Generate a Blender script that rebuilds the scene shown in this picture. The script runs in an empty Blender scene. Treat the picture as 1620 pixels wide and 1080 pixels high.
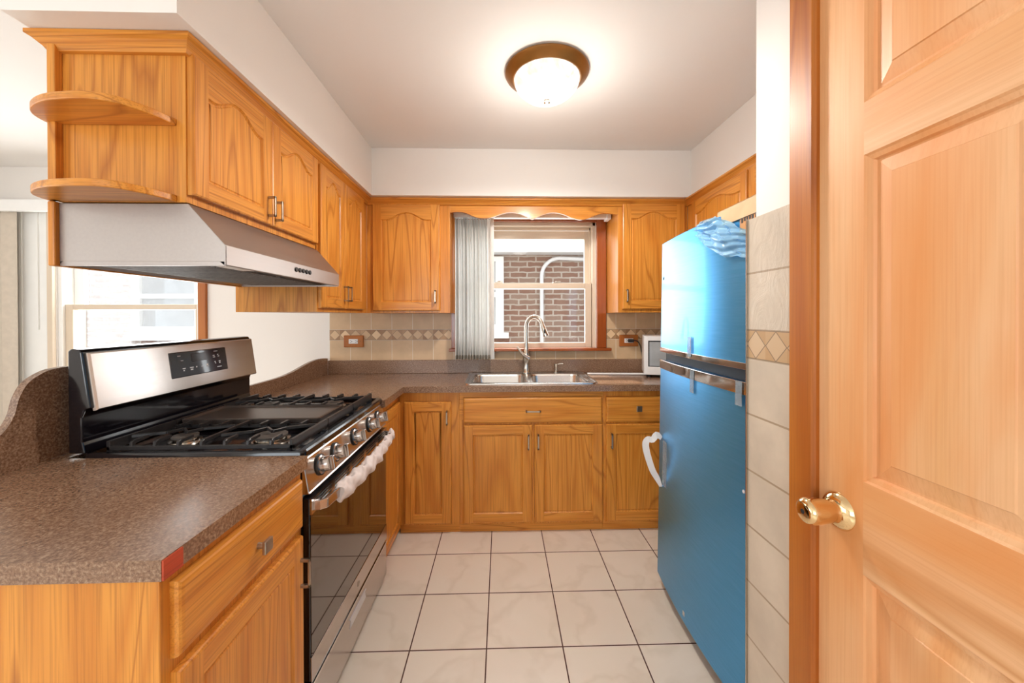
import bpy, bmesh, math, random
from mathutils import Vector, Matrix
random.seed(7)
SC = bpy.context.scene
COL = SC.collection
PI = math.pi

# ------------------------------------------------------------------ camera, world, lights, exposure
def make_camera():
    f, yaw, pit, rol, cy, h = 600.54, .0274, .0054, .0026, 503.97, 1.336
    cyw, syw, cp, sp, cr, sr = math.cos(yaw), math.sin(yaw), math.cos(pit), math.sin(pit), math.cos(rol), math.sin(rol)
    right = Vector((cyw, -syw, 0)); fwd = Vector((cp*syw, cp*cyw, -sp)); up = right.cross(fwd)
    r2 = right*cr - up*sr; u2 = up*cr + right*sr
    cd = bpy.data.cameras.new('camera'); cd.sensor_width = 36; cd.sensor_fit = 'HORIZONTAL'
    cd.lens = f/1620*36; cd.shift_y = -(540-cy)/1620; cd.clip_start = .01
    co = bpy.data.objects.new('camera', cd); COL.objects.link(co)
    m = Matrix.Identity(4)
    for i in range(3):
        m[i][0] = r2[i]; m[i][1] = u2[i]; m[i][2] = -fwd[i]
    m[2][3] = h
    co.matrix_world = m
    SC.camera = co
make_camera()

W = bpy.data.worlds.new('sky'); SC.world = W; W.use_nodes = True
bg = W.node_tree.nodes['Background']; bg.inputs[0].default_value = (.93, .97, 1, 1); bg.inputs[1].default_value = .72

def area_light(name, loc, rot, sx, sy, power, col=(1, 1, 1)):
    l = bpy.data.lights.new(name, 'AREA'); l.shape = 'RECTANGLE'; l.size = sx; l.size_y = sy; l.energy = power; l.color = col
    o = bpy.data.objects.new(name, l); COL.objects.link(o); o.location = loc; o.rotation_euler = rot
    return o
sun = bpy.data.lights.new('sun', 'SUN'); sun.energy = 5; sun.angle = math.radians(1.5); sun.color = (1, .95, .87)
so = bpy.data.objects.new('sun', sun); COL.objects.link(so); so.location = (0, 4, 8)
so.rotation_euler = Vector((.42, -1, -1.58)).to_track_quat('-Z', 'Y').to_euler()
# daylight through the windows of the room (each light stands in its own window opening)
area_light('daylight_kitchen_window', (.2, 3.06, 1.58), (-PI/2, 0, 0), .95, .9, 8, (.95, .98, 1))
area_light('daylight_dining_window', (-2.75, 3.06, 1.5), (-PI/2, 0, 0), 1.0, 1.2, 22, (.95, .98, 1))
area_light('daylight_left_window', (-4.02, .3, 1.45), (0, -PI/2, 0), 1.4, 2.4, 11, (.86, .94, 1))
area_light('daylight_front_window', (-1.6, -3.22, 1.5), (PI/2, 0, 0), 2.8, 1.5, 43, (.86, .94, 1))
SC.view_settings.view_transform = 'Standard'; SC.view_settings.look = 'None'
SC.view_settings.exposure = 0.98; SC.view_settings.gamma = 1; SC.view_settings.use_curve_mapping = False
SC.cycles.max_bounces = 8; SC.cycles.diffuse_bounces = 5; SC.cycles.glossy_bounces = 4; SC.cycles.transparent_max_bounces = 12
SC.cycles.sample_clamp_indirect = 6; SC.cycles.caustics_reflective = False; SC.cycles.caustics_refractive = False
SC.cycles.use_denoising = True

# ------------------------------------------------------------------ materials
class NT:
    def __init__(s, name):
        s.m = bpy.data.materials.new(name); s.m.use_nodes = True; s.t = s.m.node_tree; s.t.nodes.clear()
        s.out = s.n('ShaderNodeOutputMaterial')
    def n(s, t, **k):
        x = s.t.nodes.new(t)
        for a, b in k.items(): setattr(x, a, b)
        return x
    def l(s, a, b): s.t.links.new(a, b)
    def inp(s, sock, v):
        if hasattr(v, 'is_output') or hasattr(v, 'links'): s.l(v, sock)
        else: sock.default_value = v
    def math(s, op, a, b=0., c=None):
        x = s.n('ShaderNodeMath', operation=op); s.inp(x.inputs[0], a); s.inp(x.inputs[1], b)
        if c is not None: s.inp(x.inputs[2], c)
        return x.outputs[0]
    def mix(s, f, a, b, mode='MIX'):
        x = s.n('ShaderNodeMix', data_type='RGBA', blend_type=mode)
        s.inp(x.inputs[0], f); s.inp(x.inputs[6], a); s.inp(x.inputs[7], b)
        return x.outputs[2]
    def ramp(s, f, stops):
        x = s.n('ShaderNodeValToRGB'); e = x.color_ramp.elements
        while len(e) < len(stops): e.new(.5)
        for q, (p, c) in zip(e, stops): q.position = p; q.color = (*c, 1) if len(c) == 3 else c
        s.l(f, x.inputs[0]); return x.outputs[0]
    def coord(s, scale=(1, 1, 1), offs=None, rnd=False):
        tc = s.n('ShaderNodeTexCoord'); v = tc.outputs['Object']
        if rnd:
            oi = s.n('ShaderNodeObjectInfo'); q = s.n('ShaderNodeVectorMath', operation='SCALE')
            cx = s.n('ShaderNodeCombineXYZ'); cx.inputs[0].default_value = 7.3; cx.inputs[1].default_value = 5.1; cx.inputs[2].default_value = 9.7
            s.l(cx.outputs[0], q.inputs[0]); s.l(oi.outputs['Random'], q.inputs['Scale'])
            a = s.n('ShaderNodeVectorMath', operation='ADD'); s.l(v, a.inputs[0]); s.l(q.outputs[0], a.inputs[1]); v = a.outputs[0]
        mp = s.n('ShaderNodeMapping'); mp.inputs['Scale'].default_value = scale
        s.l(v, mp.inputs[0]); return mp.outputs[0]
    def noise(s, vec, scale, detail=3, rough=.5, dist=0):
        x = s.n('ShaderNodeTexNoise'); s.l(vec, x.inputs['Vector'])
        x.inputs['Scale'].default_value = scale; x.inputs['Detail'].default_value = detail
        x.inputs['Roughness'].default_value = rough; x.inputs['Distortion'].default_value = dist
        return x.outputs['Fac']
    def bsdf(s, col, rough=.5, metal=0., coat=0., coat_r=.1, bump=None, bs=.2, bd=.002, spec=None, emit=None, es=0, aniso=0):
        b = s.n('ShaderNodeBsdfPrincipled')
        s.inp(b.inputs['Base Color'], (*col, 1) if isinstance(col, tuple) and len(col) == 3 else col)
        s.inp(b.inputs['Roughness'], rough); s.inp(b.inputs['Metallic'], metal)
        b.inputs['Coat Weight'].default_value = coat; b.inputs['Coat Roughness'].default_value = coat_r
        if spec is not None: b.inputs['Specular IOR Level'].default_value = spec
        if aniso: b.inputs['Anisotropic'].default_value = aniso
        if bump is not None:
            q = s.n('ShaderNodeBump'); q.inputs['Strength'].default_value = bs; q.inputs['Distance'].default_value = bd
            s.l(bump, q.inputs['Height']); s.l(q.outputs[0], b.inputs['Normal'])
        if emit is not None:
            s.inp(b.inputs['Emission Color'], (*emit, 1) if isinstance(emit, tuple) else emit); s.inp(b.inputs['Emission Strength'], es)
        s.l(b.outputs[0], s.out.inputs[0]); s.b = b
        return s.m

def simple(name, col, rough=.5, metal=0., var=.06, scale=9, **k):
    t = NT(name); f = t.noise(t.coord(), scale, 3)
    d = tuple(c*(1-var) for c in col); u = tuple(min(1, c*(1+var)) for c in col)
    return t.bsdf(t.ramp(f, [(.3, d), (.7, u)]), rough, metal, **k)

def wood(name, axis, light, mid, dark, rough=.34, coat=.35, ring=13., bump=.08, blotch=None, pore=.5):
    t = NT(name)
    st = {'x': (.09, 1, 1), 'y': (1, .09, 1), 'z': (1, 1, .09)}[axis]
    v = t.coord(st, rnd=True)
    f = t.noise(v, 3.2, 2, .45, .3)
    r = t.math('FRACT', t.math('MULTIPLY', f, ring))
    r = t.math('ABSOLUTE', t.math('SUBTRACT', t.math('MULTIPLY', r, 2), 1))
    ps = {'x': (2.2, 150, 150), 'y': (150, 2.2, 150), 'z': (150, 150, 2.2)}[axis]
    p = t.noise(t.coord(ps, rnd=True), 1.6, 2, .6)
    c = t.ramp(r, [(0, mid), (.55, light), (.86, light), (1, tuple(.62*a+.38*b for a, b in zip(mid, dark)))])
    pf = t.math('MULTIPLY', t.ramp(p, [(.3, (1, 1, 1)), (.55, (0, 0, 0))]), pore)
    c = t.mix(pf, c, (*dark, 1))
    if blotch:
        q = t.noise(t.coord({'x': (.6, 2.8, 2.8), 'y': (2.5, .5, 2.5), 'z': (2.5, 2.5, .5)}[axis], rnd=True), 2.3, 4, .55, .6)
        c = t.mix(t.ramp(q, [(.38, (0, 0, 0)), (.72, (.8, .8, .8))]), c, (*blotch, 1))
    return t.bsdf(c, rough, coat=coat, coat_r=.12, bump=p, bs=bump, bd=.001, spec=.35)

OAK = dict(light=(.69, .285, .045), mid=(.58, .205, .026), dark=(.29, .082, .009), coat=.08)
M = {}
for a in 'xyz': M['oak_'+a] = wood('oak_'+a, a, **OAK)
PINE = dict(light=(.78, .46, .24), mid=(.73, .40, .18), dark=(.45, .15, .035), ring=4., rough=.48, coat=.05, bump=.03, blotch=(.70, .25, .06), pore=.18)
for a in 'yz': M['pine_'+a] = wood('pine_'+a, a, **PINE)
M['casing'] = wood('casing_wood', 'z', (.45, .145, .020), (.37, .10, .012), (.22, .055, .006), ring=5, rough=.45, coat=.08, pore=.3)
M['cherry'] = wood('cherry_wood', 'z', (.36, .085, .014), (.29, .06, .009), (.15, .025, .004), ring=4, rough=.25, coat=.6, pore=.3)
M['cherry_x'] = wood('cherry_wood_x', 'x', (.36, .085, .014), (.29, .06, .009), (.15, .025, .004), ring=4, rough=.25, coat=.6, pore=.3)
M['red_wood'] = wood('bare_red_edge', 'y', (.50, .075, .03), (.40, .05, .02), (.2, .03, .01), ring=5, rough=.6, coat=0)
M['white_wall'] = simple('wall_paint', (.82, .775, .73), .7, var=.012, scale=2)
M['ceiling'] = simple('ceiling_paint', (.84, .81, .78), .8, var=.01, scale=2)
M['vinyl'] = simple('window_vinyl', (.68, .56, .43), .4, var=.02)
M['white_vinyl'] = simple('white_vinyl', (.84, .83, .80), .4, var=.02)
M['white_plastic'] = simple('white_plastic', (.85, .84, .82), .35, var=.02)
M['blind'] = simple('blind_vane_pvc', (.74, .725, .69), .45, var=.04, scale=30)
M['vane_hem'] = simple('vane_hem', (.44, .40, .34), .5, var=.1, scale=40)
M['beige_vane'] = simple('beige_vane_fabric', (.60, .52, .43), .7, var=.05, scale=30)
M['black_enamel'] = simple('black_enamel', (.006, .005, .007), .12, var=.2, coat=.2, coat_r=.05)
M['black_matte'] = simple('black_matte', (.012, .011, .011), .5, var=.2)
M['cast_iron'] = simple('cast_iron', (.016, .014, .014), .36, var=.25, scale=60)
M['griddle'] = simple('griddle_iron', (.05, .038, .032), .33, var=.2, scale=6)
M['burner_cap'] = simple('burner_cap', (.10, .085, .075), .45, var=.2, scale=20)
M['dark_glass'] = simple('oven_glass', (.012, .008, .006), .04, var=.1, coat=.8, coat_r=.02)
M['painted_reflection'] = simple('glass_painted_reflection', (.40, .42, .43), .12, var=.12, scale=14)  # pale grey base colour stands in for the reflection on the microwave glass
M['panel_glass'] = simple('control_glass', (.02, .027, .04), .08, var=.1, coat=.6, coat_r=.03)
M['display'] = simple('display_window', (.018, .005, .004), .1, var=.1)
M['mark'] = simple('printed_mark', (.62, .62, .64), .5, var=.02)
M['pewter'] = simple('pewter_metal', (.42, .36, .29), .33, 1., var=.08, scale=30)
M['brass'] = simple('polished_brass', (.83, .64, .36), .09, 1., var=.04, scale=12)
M['chrome'] = simple('chrome', (.80, .78, .76), .08, 1., var=.03)
M['nickel'] = simple('brushed_nickel', (.56, .50, .43), .24, 1., var=.06, scale=30)
M['filter_mesh'] = simple('filter_mesh', (.16, .14, .125), .55, .6, var=.2, scale=60)
M['bronze'] = simple('bronze_paint', (.27, .115, .022), .35, .55, var=.2, scale=6)
M['paper'] = simple('white_paper', (.80, .78, .77), .7, var=.03, scale=20)
M['card'] = simple('tan_cardboard', (.62, .40, .22), .7, var=.08, scale=15)
M['card_print'] = simple('printed_carton', (.58, .27, .09), .6, var=.12, scale=25)
M['rubber'] = simple('black_rubber', (.015, .014, .013), .6, var=.2)
M['fridge_grey'] = simple('fridge_side', (.20, .20, .21), .4, .3, var=.05)
M['foam'] = simple('foam_wrap', (.74, .66, .64), .6, var=.04, scale=40, spec=.3)
M['gray_shade'] = simple('neighbour_blind', (.55, .57, .60), .6, var=.06, scale=8)
M['conduit'] = simple('conduit_paint', (.80, .81, .84), .4, var=.03)
M['fascia'] = simple('fascia_paint', (.86, .88, .90), .6, var=.02)
M['ground'] = simple('ground_gravel', (.28, .26, .24), .9, var=.2, scale=20)

def steel(name, col, rough, st, k=.12, aniso=0.):
    t = NT(name); f = t.noise(t.coord(st), 2, 3, .6)
    r = t.math('ADD', rough-.5*k, t.math('MULTIPLY', f, k))
    return t.bsdf(t.ramp(f, [(.25, tuple(c*.93 for c in col)), (.75, col)]), r, 1., aniso=aniso)
M['steel_y'] = steel('stainless_y', (.58, .53, .50), .2, (90, 1.5, 90))
M['steel_hood'] = steel('stainless_hood', (.45, .40, .37), .40, (60, 1.5, 60))
M['steel_sink'] = steel('stainless_sink', (.72, .70, .67), .24, (2, 60, 60))
M['film_blue'] = None
def film(name):
    t = NT(name); f = t.noise(t.coord((1, 3, 60)), 3, 3, .6)
    c = t.ramp(f, [(.25, (.08, .40, .82)), (.75, (.11, .46, .90))])
    m_ = t.bsdf(c, .36, .88, coat=.22, coat_r=.04, aniso=.85)
    tg = t.n('ShaderNodeTangent', direction_type='RADIAL', axis='Z'); t.l(tg.outputs[0], t.b.inputs['Tangent']); t.b.inputs['Anisotropic Rotation'].default_value = .25
    return m_
M['film_blue'] = film('blue_film_on_steel')
def clear(name, col, alpha, rough=.15):
    t = NT(name)
    tr = t.n('ShaderNodeBsdfTransparent'); tr.inputs[0].default_value = (*[1-(1-c)*.5 for c in col], 1)
    g = t.n('ShaderNodeBsdfPrincipled'); g.inputs['Base Color'].default_value = (*col, 1); g.inputs['Roughness'].default_value = rough
    f = t.math('ADD', alpha*.7, t.math('MULTIPLY', t.noise(t.coord(), 14, 3), alpha*.6))
    mx = t.n('ShaderNodeMixShader'); t.l(f, mx.inputs[0]); t.l(tr.outputs[0], mx.inputs[1]); t.l(g.outputs[0], mx.inputs[2])
    t.l(mx.outputs[0], t.out.inputs[0]); return t.m
M['loose_film'] = clear('loose_blue_film', (.45, .74, .92), .36, .06)
M['tape'] = clear('clear_tape', (.50, .58, .64), .33, .25)
def pane(name):
    t = NT(name); tr = t.n('ShaderNodeBsdfTransparent'); tr.inputs[0].default_value = (.96, .97, .97, 1)
    g = t.n('ShaderNodeBsdfGlossy'); g.inputs['Roughness'].default_value = .02
    lw = t.n('ShaderNodeFresnel'); lw.inputs[0].default_value = 1.45
    mx = t.n('ShaderNodeMixShader'); t.l(t.math('MULTIPLY', lw.outputs[0], .4), mx.inputs[0]); t.l(tr.outputs[0], mx.inputs[1]); t.l(g.outputs[0], mx.inputs[2])
    t.l(mx.outputs[0], t.out.inputs[0]); return t.m
M['pane'] = pane('window_pane')

def granite():
    t = NT('speckled_laminate'); v = t.coord()
    a = t.noise(v, 175, 2, .65); b = t.noise(v, 420, 2, .6); c = t.noise(v, 9, 4, .6)
    col = t.ramp(a, [(.30, (.095, .046, .026)), (.45, (.20, .105, .060)), (.56, (.28, .165, .100)), (.7, (.40, .27, .175))])
    col = t.mix(t.math('MULTIPLY', t.ramp(b, [(.6, (0, 0, 0)), (.68, (1, 1, 1))]), .55), col, (.42, .30, .21, 1))
    col = t.mix(t.math('MULTIPLY', t.ramp(c, [(.35, (0, 0, 0)), (.65, (1, 1, 1))]), .35), col, (.20, .105, .058, 1))
    return t.bsdf(col, t.math('ADD', .17, t.math('MULTIPLY', a, .12)), spec=.55, bump=a, bs=.12, bd=.0006)
M['granite'] = granite()

def band(t, x, w):   # 1 within w of an integer
    fr = t.math('FRACT', x); d = t.math('MINIMUM', fr, t.math('SUBTRACT', 1, fr)); return t.math('LESS_THAN', d, w)
def floor_mat():
    t = NT('cream_floor_tile'); tc = t.n('ShaderNodeTexCoord'); sp = t.n('ShaderNodeSeparateXYZ'); t.l(tc.outputs['Object'], sp.inputs[0])
    T = .308; u = t.math('DIVIDE', t.math('ADD', sp.outputs[0], .372), T); w = t.math('DIVIDE', t.math('SUBTRACT', sp.outputs[1], 2.1394), T)
    g = t.math('MAXIMUM', band(t, u, .0085), band(t, w, .0085))
    wn = t.n('ShaderNodeTexWhiteNoise', noise_dimensions='2D'); cb = t.n('ShaderNodeCombineXYZ')
    t.l(t.math('FLOOR', u), cb.inputs[0]); t.l(t.math('FLOOR', w), cb.inputs[1]); t.l(cb.outputs[0], wn.inputs[0])
    ad = t.n('ShaderNodeVectorMath', operation='ADD'); sc = t.n('ShaderNodeVectorMath', operation='SCALE'); sc.inputs['Scale'].default_value = 9
    t.l(wn.outputs['Color'], sc.inputs[0]); t.l(tc.outputs['Object'], ad.inputs[0]); t.l(sc.outputs[0], ad.inputs[1])
    n1 = t.noise(ad.outputs[0], 2.6, 4, .5, .35)
    vein = t.math('SUBTRACT', 1, t.math('MULTIPLY', t.math('ABSOLUTE', t.math('SUBTRACT', n1, .5)), 22)); vein = t.math('MAXIMUM', vein, 0)
    c = t.ramp(t.noise(ad.outputs[0], 2, 3), [(.3, (.82, .74, .64)), (.7, (.86, .79, .70))])
    c = t.mix(t.math('MULTIPLY', vein, .17), c, (.50, .40, .28, 1))
    c = t.mix(g, c, (.075, .028, .016, 1))
    r = t.math('ADD', .20, t.math('MULTIPLY', g, .5))
    return t.bsdf(c, r, bump=t.math('SUBTRACT', 1, g), bs=.5, bd=.002, spec=.5)
M['floor'] = floor_mat()

def wall_tile(name, axis, u0, v0, base, textured, vtop, diamond=.077, T=.154, band_h=.077, light=(.52, .40, .26), darkd=(.30, .19, .10), single=False, grout=(.72, .62, .48), gw=.014):
    """tile rows counted down from the bottom of the diamond border at v0 and up from its top"""
    t = NT(name); tc = t.n('ShaderNodeTexCoord'); sp = t.n('ShaderNodeSeparateXYZ'); t.l(tc.outputs['Object'], sp.inputs[0])
    u = t.math('SUBTRACT', sp.outputs[axis], u0); v = sp.outputs[2]
    up = t.math('GREATER_THAN', v, v0+band_h); lo = t.math('LESS_THAN', v, v0)
    inb = t.math('SUBTRACT', 1, t.math('MAXIMUM', up, lo))
    vv = t.math('DIVIDE', t.math('SUBTRACT', t.math('SUBTRACT', v, v0), t.math('MULTIPLY', up, band_h)), T)
    uu = t.math('DIVIDE', u, T)
    gl = band(t, vv, gw)
    if not single: gl = t.math('MAXIMUM', gl, band(t, uu, gw))
    gl = t.math('MULTIPLY', gl, t.math('SUBTRACT', 1, inb))
    # diamonds
    du = t.math('ABSOLUTE', t.math('SUBTRACT', t.math('FRACT', t.math('DIVIDE', u, diamond)), .5))
    dv = t.math('ABSOLUTE', t.math('SUBTRACT', t.math('DIVIDE', t.math('SUBTRACT', v, v0), band_h), .5))
    s = t.math('ADD', du, dv)
    isd = t.math('LESS_THAN', s, .47)
    line = t.math('LESS_THAN', t.math('ABSOLUTE', t.math('SUBTRACT', s, .485)), .022)
    line = t.math('MAXIMUM', line, t.math('GREATER_THAN', dv, .475))
    wn = t.n('ShaderNodeTexWhiteNoise', noise_dimensions='1D'); t.l(t.math('FLOOR', t.math('DIVIDE', u, diamond)), wn.inputs['W'])
    lc = t.mix(wn.outputs['Value'], (*light, 1), (*[a*.55+b*.45 for a, b in zip(light, darkd)], 1))
    wn2 = t.n('ShaderNodeTexWhiteNoise', noise_dimensions='1D'); t.l(t.math('FLOOR', t.math('ADD', t.math('DIVIDE', u, diamond*.5), t.math('MULTIPLY', t.math('GREATER_THAN', v, v0+band_h/2), 31))), wn2.inputs['W'])
    dc = t.mix(wn2.outputs['Value'], (*darkd, 1), (*[a*.45+b*.55 for a, b in zip(light, darkd)], 1))
    bc = t.mix(isd, dc, lc); bc = t.mix(line, bc, (.22, .15, .09, 1))
    n = t.noise(t.coord(), 7, 4, .6)
    d = tuple(c*.80 for c in base)
    c = t.ramp(n, [(.3, d), (.68, base)])
    wn3 = t.n('ShaderNodeTexWhiteNoise', noise_dimensions='2D'); cb = t.n('ShaderNodeCombineXYZ'); t.l(t.math('FLOOR', uu), cb.inputs[0]); t.l(t.math('FLOOR', t.math('ADD', vv, t.math('MULTIPLY', up, 3))), cb.inputs[1]); t.l(cb.outputs[0], wn3.inputs[0])
    c = t.mix(t.math('MULTIPLY', wn3.outputs['Value'], .22), c, (*[x*.72 for x in base], 1))
    c = t.mix(gl, c, (*grout, 1)); c = t.mix(inb, c, bc)
    h = t.math('SUBTRACT', 1, t.math('MAXIMUM', gl, t.math('MULTIPLY', inb, line)))
    if textured:
        q = t.noise(t.coord((1, 1, .55)), 16, 5, .62, 1.6)
        q = t.math('MULTIPLY', q, t.math('MULTIPLY', t.math('GREATER_THAN', v, v0), t.math('SUBTRACT', 1, inb)))
        h = t.math('ADD', h, t.math('MULTIPLY', q, 2.3))
    return t.bsdf(c, .42, bump=h, bs=.55, bd=.0025)
M['tile_back'] = wall_tile('backsplash_tile', 0, -1.285, 1.163, (.66, .45, .26), False, 1.36, light=(.78, .56, .33), darkd=(.30, .15, .06))
M['tile_stub'] = wall_tile('stub_wall_tile', 1, .886, 1.221, (.64, .545, .43), True, 1.6, diamond=.0745, light=(.60, .44, .28), darkd=(.47, .29, .14), single=True, grout=(.36, .27, .18), gw=.017)

def brick():
    t = NT('old_brick'); v = t.coord(); b = t.n('ShaderNodeTexBrick'); b.offset = .5
    mp = t.n('ShaderNodeMapping'); mp.inputs['Rotation'].default_value = (PI/2, 0, 0); t.l(v, mp.inputs[0])
    nz = t.n('ShaderNodeTexNoise'); nz.inputs['Scale'].default_value = 14; nz.inputs['Detail'].default_value = 2; t.l(v, nz.inputs['Vector'])
    sb = t.n('ShaderNodeVectorMath', operation='SUBTRACT'); sb.inputs[1].default_value = (.5, .5, .5); t.l(nz.outputs['Color'], sb.inputs[0])
    sc = t.n('ShaderNodeVectorMath', operation='SCALE'); sc.inputs['Scale'].default_value = .022; t.l(sb.outputs[0], sc.inputs[0])
    ad = t.n('ShaderNodeVectorMath', operation='ADD'); t.l(mp.outputs[0], ad.inputs[0]); t.l(sc.outputs[0], ad.inputs[1]); t.l(ad.outputs[0], b.inputs[0])
    b.inputs['Scale'].default_value = 1; b.inputs['Brick Width'].default_value = .215; b.inputs['Row Height'].default_value = .0675
    b.inputs['Mortar Size'].default_value = .0095; b.inputs['Bias'].default_value = -.1
    b.inputs['Color1'].default_value = (.20, .088, .062, 1); b.inputs['Color2'].default_value = (.27, .185, .15, 1); b.inputs['Mortar'].default_value = (.46, .42, .38, 1)
    n = t.noise(v, 5, 4); c = t.mix(t.math('MULTIPLY', n, .5), b.outputs[0], (.38, .28, .22, 1))
    return t.bsdf(c, .9, bump=b.outputs['Fac'], bs=-.5, bd=.01)
M['brick'] = brick()
def alabaster():      # lit frosted glass
    t = NT('alabaster_glass_lit'); n = t.noise(t.coord((1, 1, .6)), 9, 5, .6, 2.2)
    c = t.ramp(n, [(.36, (.40, .35, .28)), (.48, (.62, .56, .47)), (.62, (1, .95, .86))])
    return t.bsdf((.45, .43, .39), .2, emit=c, es=.8)
M['alabaster'] = alabaster()

# ------------------------------------------------------------------ mesh helpers
class MB:
    def __init__(s): s.v = []; s.f = []; s.mi = []
    def add(s, vs, fs, mi=0):
        o = len(s.v); s.v += [tuple(p) for p in vs]; s.f += [tuple(i+o for i in f) for f in fs]; s.mi += [mi]*len(fs); return s
    def box(s, x0, x1, y0, y1, z0, z1, mi=0, P=None):
        vs = [(x, y, z) for x in (x0, x1) for y in (y0, y1) for z in (z0, z1)]
        if P: vs = [P(*q) for q in vs]
        return s.add(vs, [(0, 1, 3, 2), (4, 6, 7, 5), (0, 4, 5, 1), (2, 3, 7, 6), (0, 2, 6, 4), (1, 5, 7, 3)], mi)
    def prism(s, poly, a0, a1, P, mi=0):           # poly of (p,q); P(p,q,a) -> xyz
        n = len(poly); vs = [P(p, q, a0) for p, q in poly]+[P(p, q, a1) for p, q in poly]
        return s.add(vs, [tuple(range(n))[::-1], tuple(range(n, 2*n))]+[(i, (i+1) % n, n+(i+1) % n, n+i) for i in range(n)], mi)
    def tube(s, pts, r, n=10, mi=0, caps=True):
        pts = [Vector(p) for p in pts]; R = r if isinstance(r, (list, tuple)) else [r]*len(pts)
        rings = []; prev = None
        for i, p in enumerate(pts):
            d = (pts[min(i+1, len(pts)-1)]-pts[max(i-1, 0)]).normalized()
            if prev is None: a = d.orthogonal().normalized()
            else:
                a = prev-d*prev.dot(d); a = a.normalized() if a.length > 1e-6 else d.orthogonal().normalized()
            prev = a; b = d.cross(a)
            rings.append([p+(a*math.cos(2*PI*k/n)+b*math.sin(2*PI*k/n))*R[i] for k in range(n)])
        vs = [q for g in rings for q in g]; fs = []
        for i in range(len(pts)-1):
            for k in range(n): fs.append((i*n+k, i*n+(k+1) % n, (i+1)*n+(k+1) % n, (i+1)*n+k))
        if caps: fs += [tuple(range(n))[::-1], tuple((len(pts)-1)*n+k for k in range(n))]
        return s.add(vs, fs, mi)
    def lathe(s, prof, c, ax=(0, 0, 1), n=32, mi=0, a0=0):   # prof of (r,h) along axis
        ax = Vector(ax).normalized(); a = ax.orthogonal().normalized(); b = ax.cross(a); c = Vector(c); vs = []; fs = []
        for r, h in prof:
            for k in range(n): vs.append(c+ax*h+(a*math.cos(2*PI*k/n+a0)+b*math.sin(2*PI*k/n+a0))*max(r, 1e-5))
        for i in range(len(prof)-1):
            for k in range(n): fs.append((i*n+k, i*n+(k+1) % n, (i+1)*n+(k+1) % n, (i+1)*n+k))
        return s.add(vs, fs, mi)
    def loops(s, L, mi=0, cap=True, mis=None):     # stacked closed loops with equal counts
        n = len(L[0]); vs = [p for l in L for p in l]; fs = []; 
        for i in range(len(L)-1): fs += [(i*n+k, i*n+(k+1) % n, (i+1)*n+(k+1) % n, (i+1)*n+k) for k in range(n)]
        if cap: fs.append(tuple((len(L)-1)*n+k for k in range(n)))
        return s.add(vs, fs, mi)
    def ribbon(s, pts, wdir, w, th, mi=0):
        pts = [Vector(p) for p in pts]; wd = Vector(wdir).normalized()*w/2; vs = []; fs = []
        for i, p in enumerate(pts):
            d = (pts[min(i+1, len(pts)-1)]-pts[max(i-1, 0)]).normalized(); nn = d.cross(wd).normalized()*th/2
            vs += [p-wd-nn, p+wd-nn, p+wd+nn, p-wd+nn]
        for i in range(len(pts)-1):
            for k in range(4): fs.append((i*4+k, i*4+(k+1) % 4, i*4+4+(k+1) % 4, i*4+4+k))
        fs += [(3, 2, 1, 0), tuple(len(vs)-4+k for k in range(4))]
        return s.add(vs, fs, mi)

ORG = {}
def obj(name, mb, mat, parent=None, bevel=0, seg=2, smooth=False, label=None, flat_angle=35):
    me = bpy.data.meshes.new(name)
    o = bpy.data.objects.new(name, me); COL.objects.link(o)
    og = ORG.get(parent.name, Vector((0, 0, 0))) if parent else Vector((0, 0, 0))
    me.from_pydata([tuple(Vector(p)-og) for p in mb.v], [], mb.f)
    mats = mat if isinstance(mat, (list, tuple)) else [mat]
    for m in mats: me.materials.append(M[m])
    if len(mats) > 1:
        for p, i in zip(me.polygons, mb.mi): p.material_index = i
    bm = bmesh.new(); bm.from_mesh(me); bmesh.ops.recalc_face_normals(bm, faces=bm.faces[:]); bm.to_mesh(me); bm.free()
    if bevel:
        b = o.modifiers.new('bevel', 'BEVEL'); b.width = bevel; b.segments = seg; b.limit_method = 'ANGLE'; b.angle_limit = math.radians(40); b.harden_normals = False
    if smooth:
        me.shade_smooth()
        try: me.set_sharp_from_angle(angle=math.radians(flat_angle))
        except Exception: pass
    if parent: o.parent = parent; ORG[o.name] = og
    if label: o['label'] = label
    return o
def struct(name, mb, mat, **k):
    o = obj(name, mb, mat, **k); o['kind'] = 'structure'; return o
def tag(o, label, cat, group=None):
    o['label'] = label; o['category'] = cat
    if group: o['group'] = group
    return o
def thing(name, loc, label, cat, group=None):
    o = bpy.data.objects.new(name, None); COL.objects.link(o); o.location = loc; o.empty_display_size = .05
    ORG[o.name] = Vector(loc); return tag(o, label, cat, group)
def sstruct(name, loc):
    o = bpy.data.objects.new(name, None); COL.objects.link(o); o.location = loc; o.empty_display_size = .05
    ORG[o.name] = Vector(loc); o['kind'] = 'structure'; return o

# frames: P(u along width, v up, w outwards)
def back_face(x0, y, z0): return lambda u, v, w: (x0+u, y-w, z0+v)          # faces the camera (-Y)
def left_face(x, y0, z0): return lambda u, v, w: (x+w, y0+u, z0+v)          # faces +X
def right_face(x, y0, z0): return lambda u, v, w: (x-w, y0+u, z0+v)         # faces -X

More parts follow.
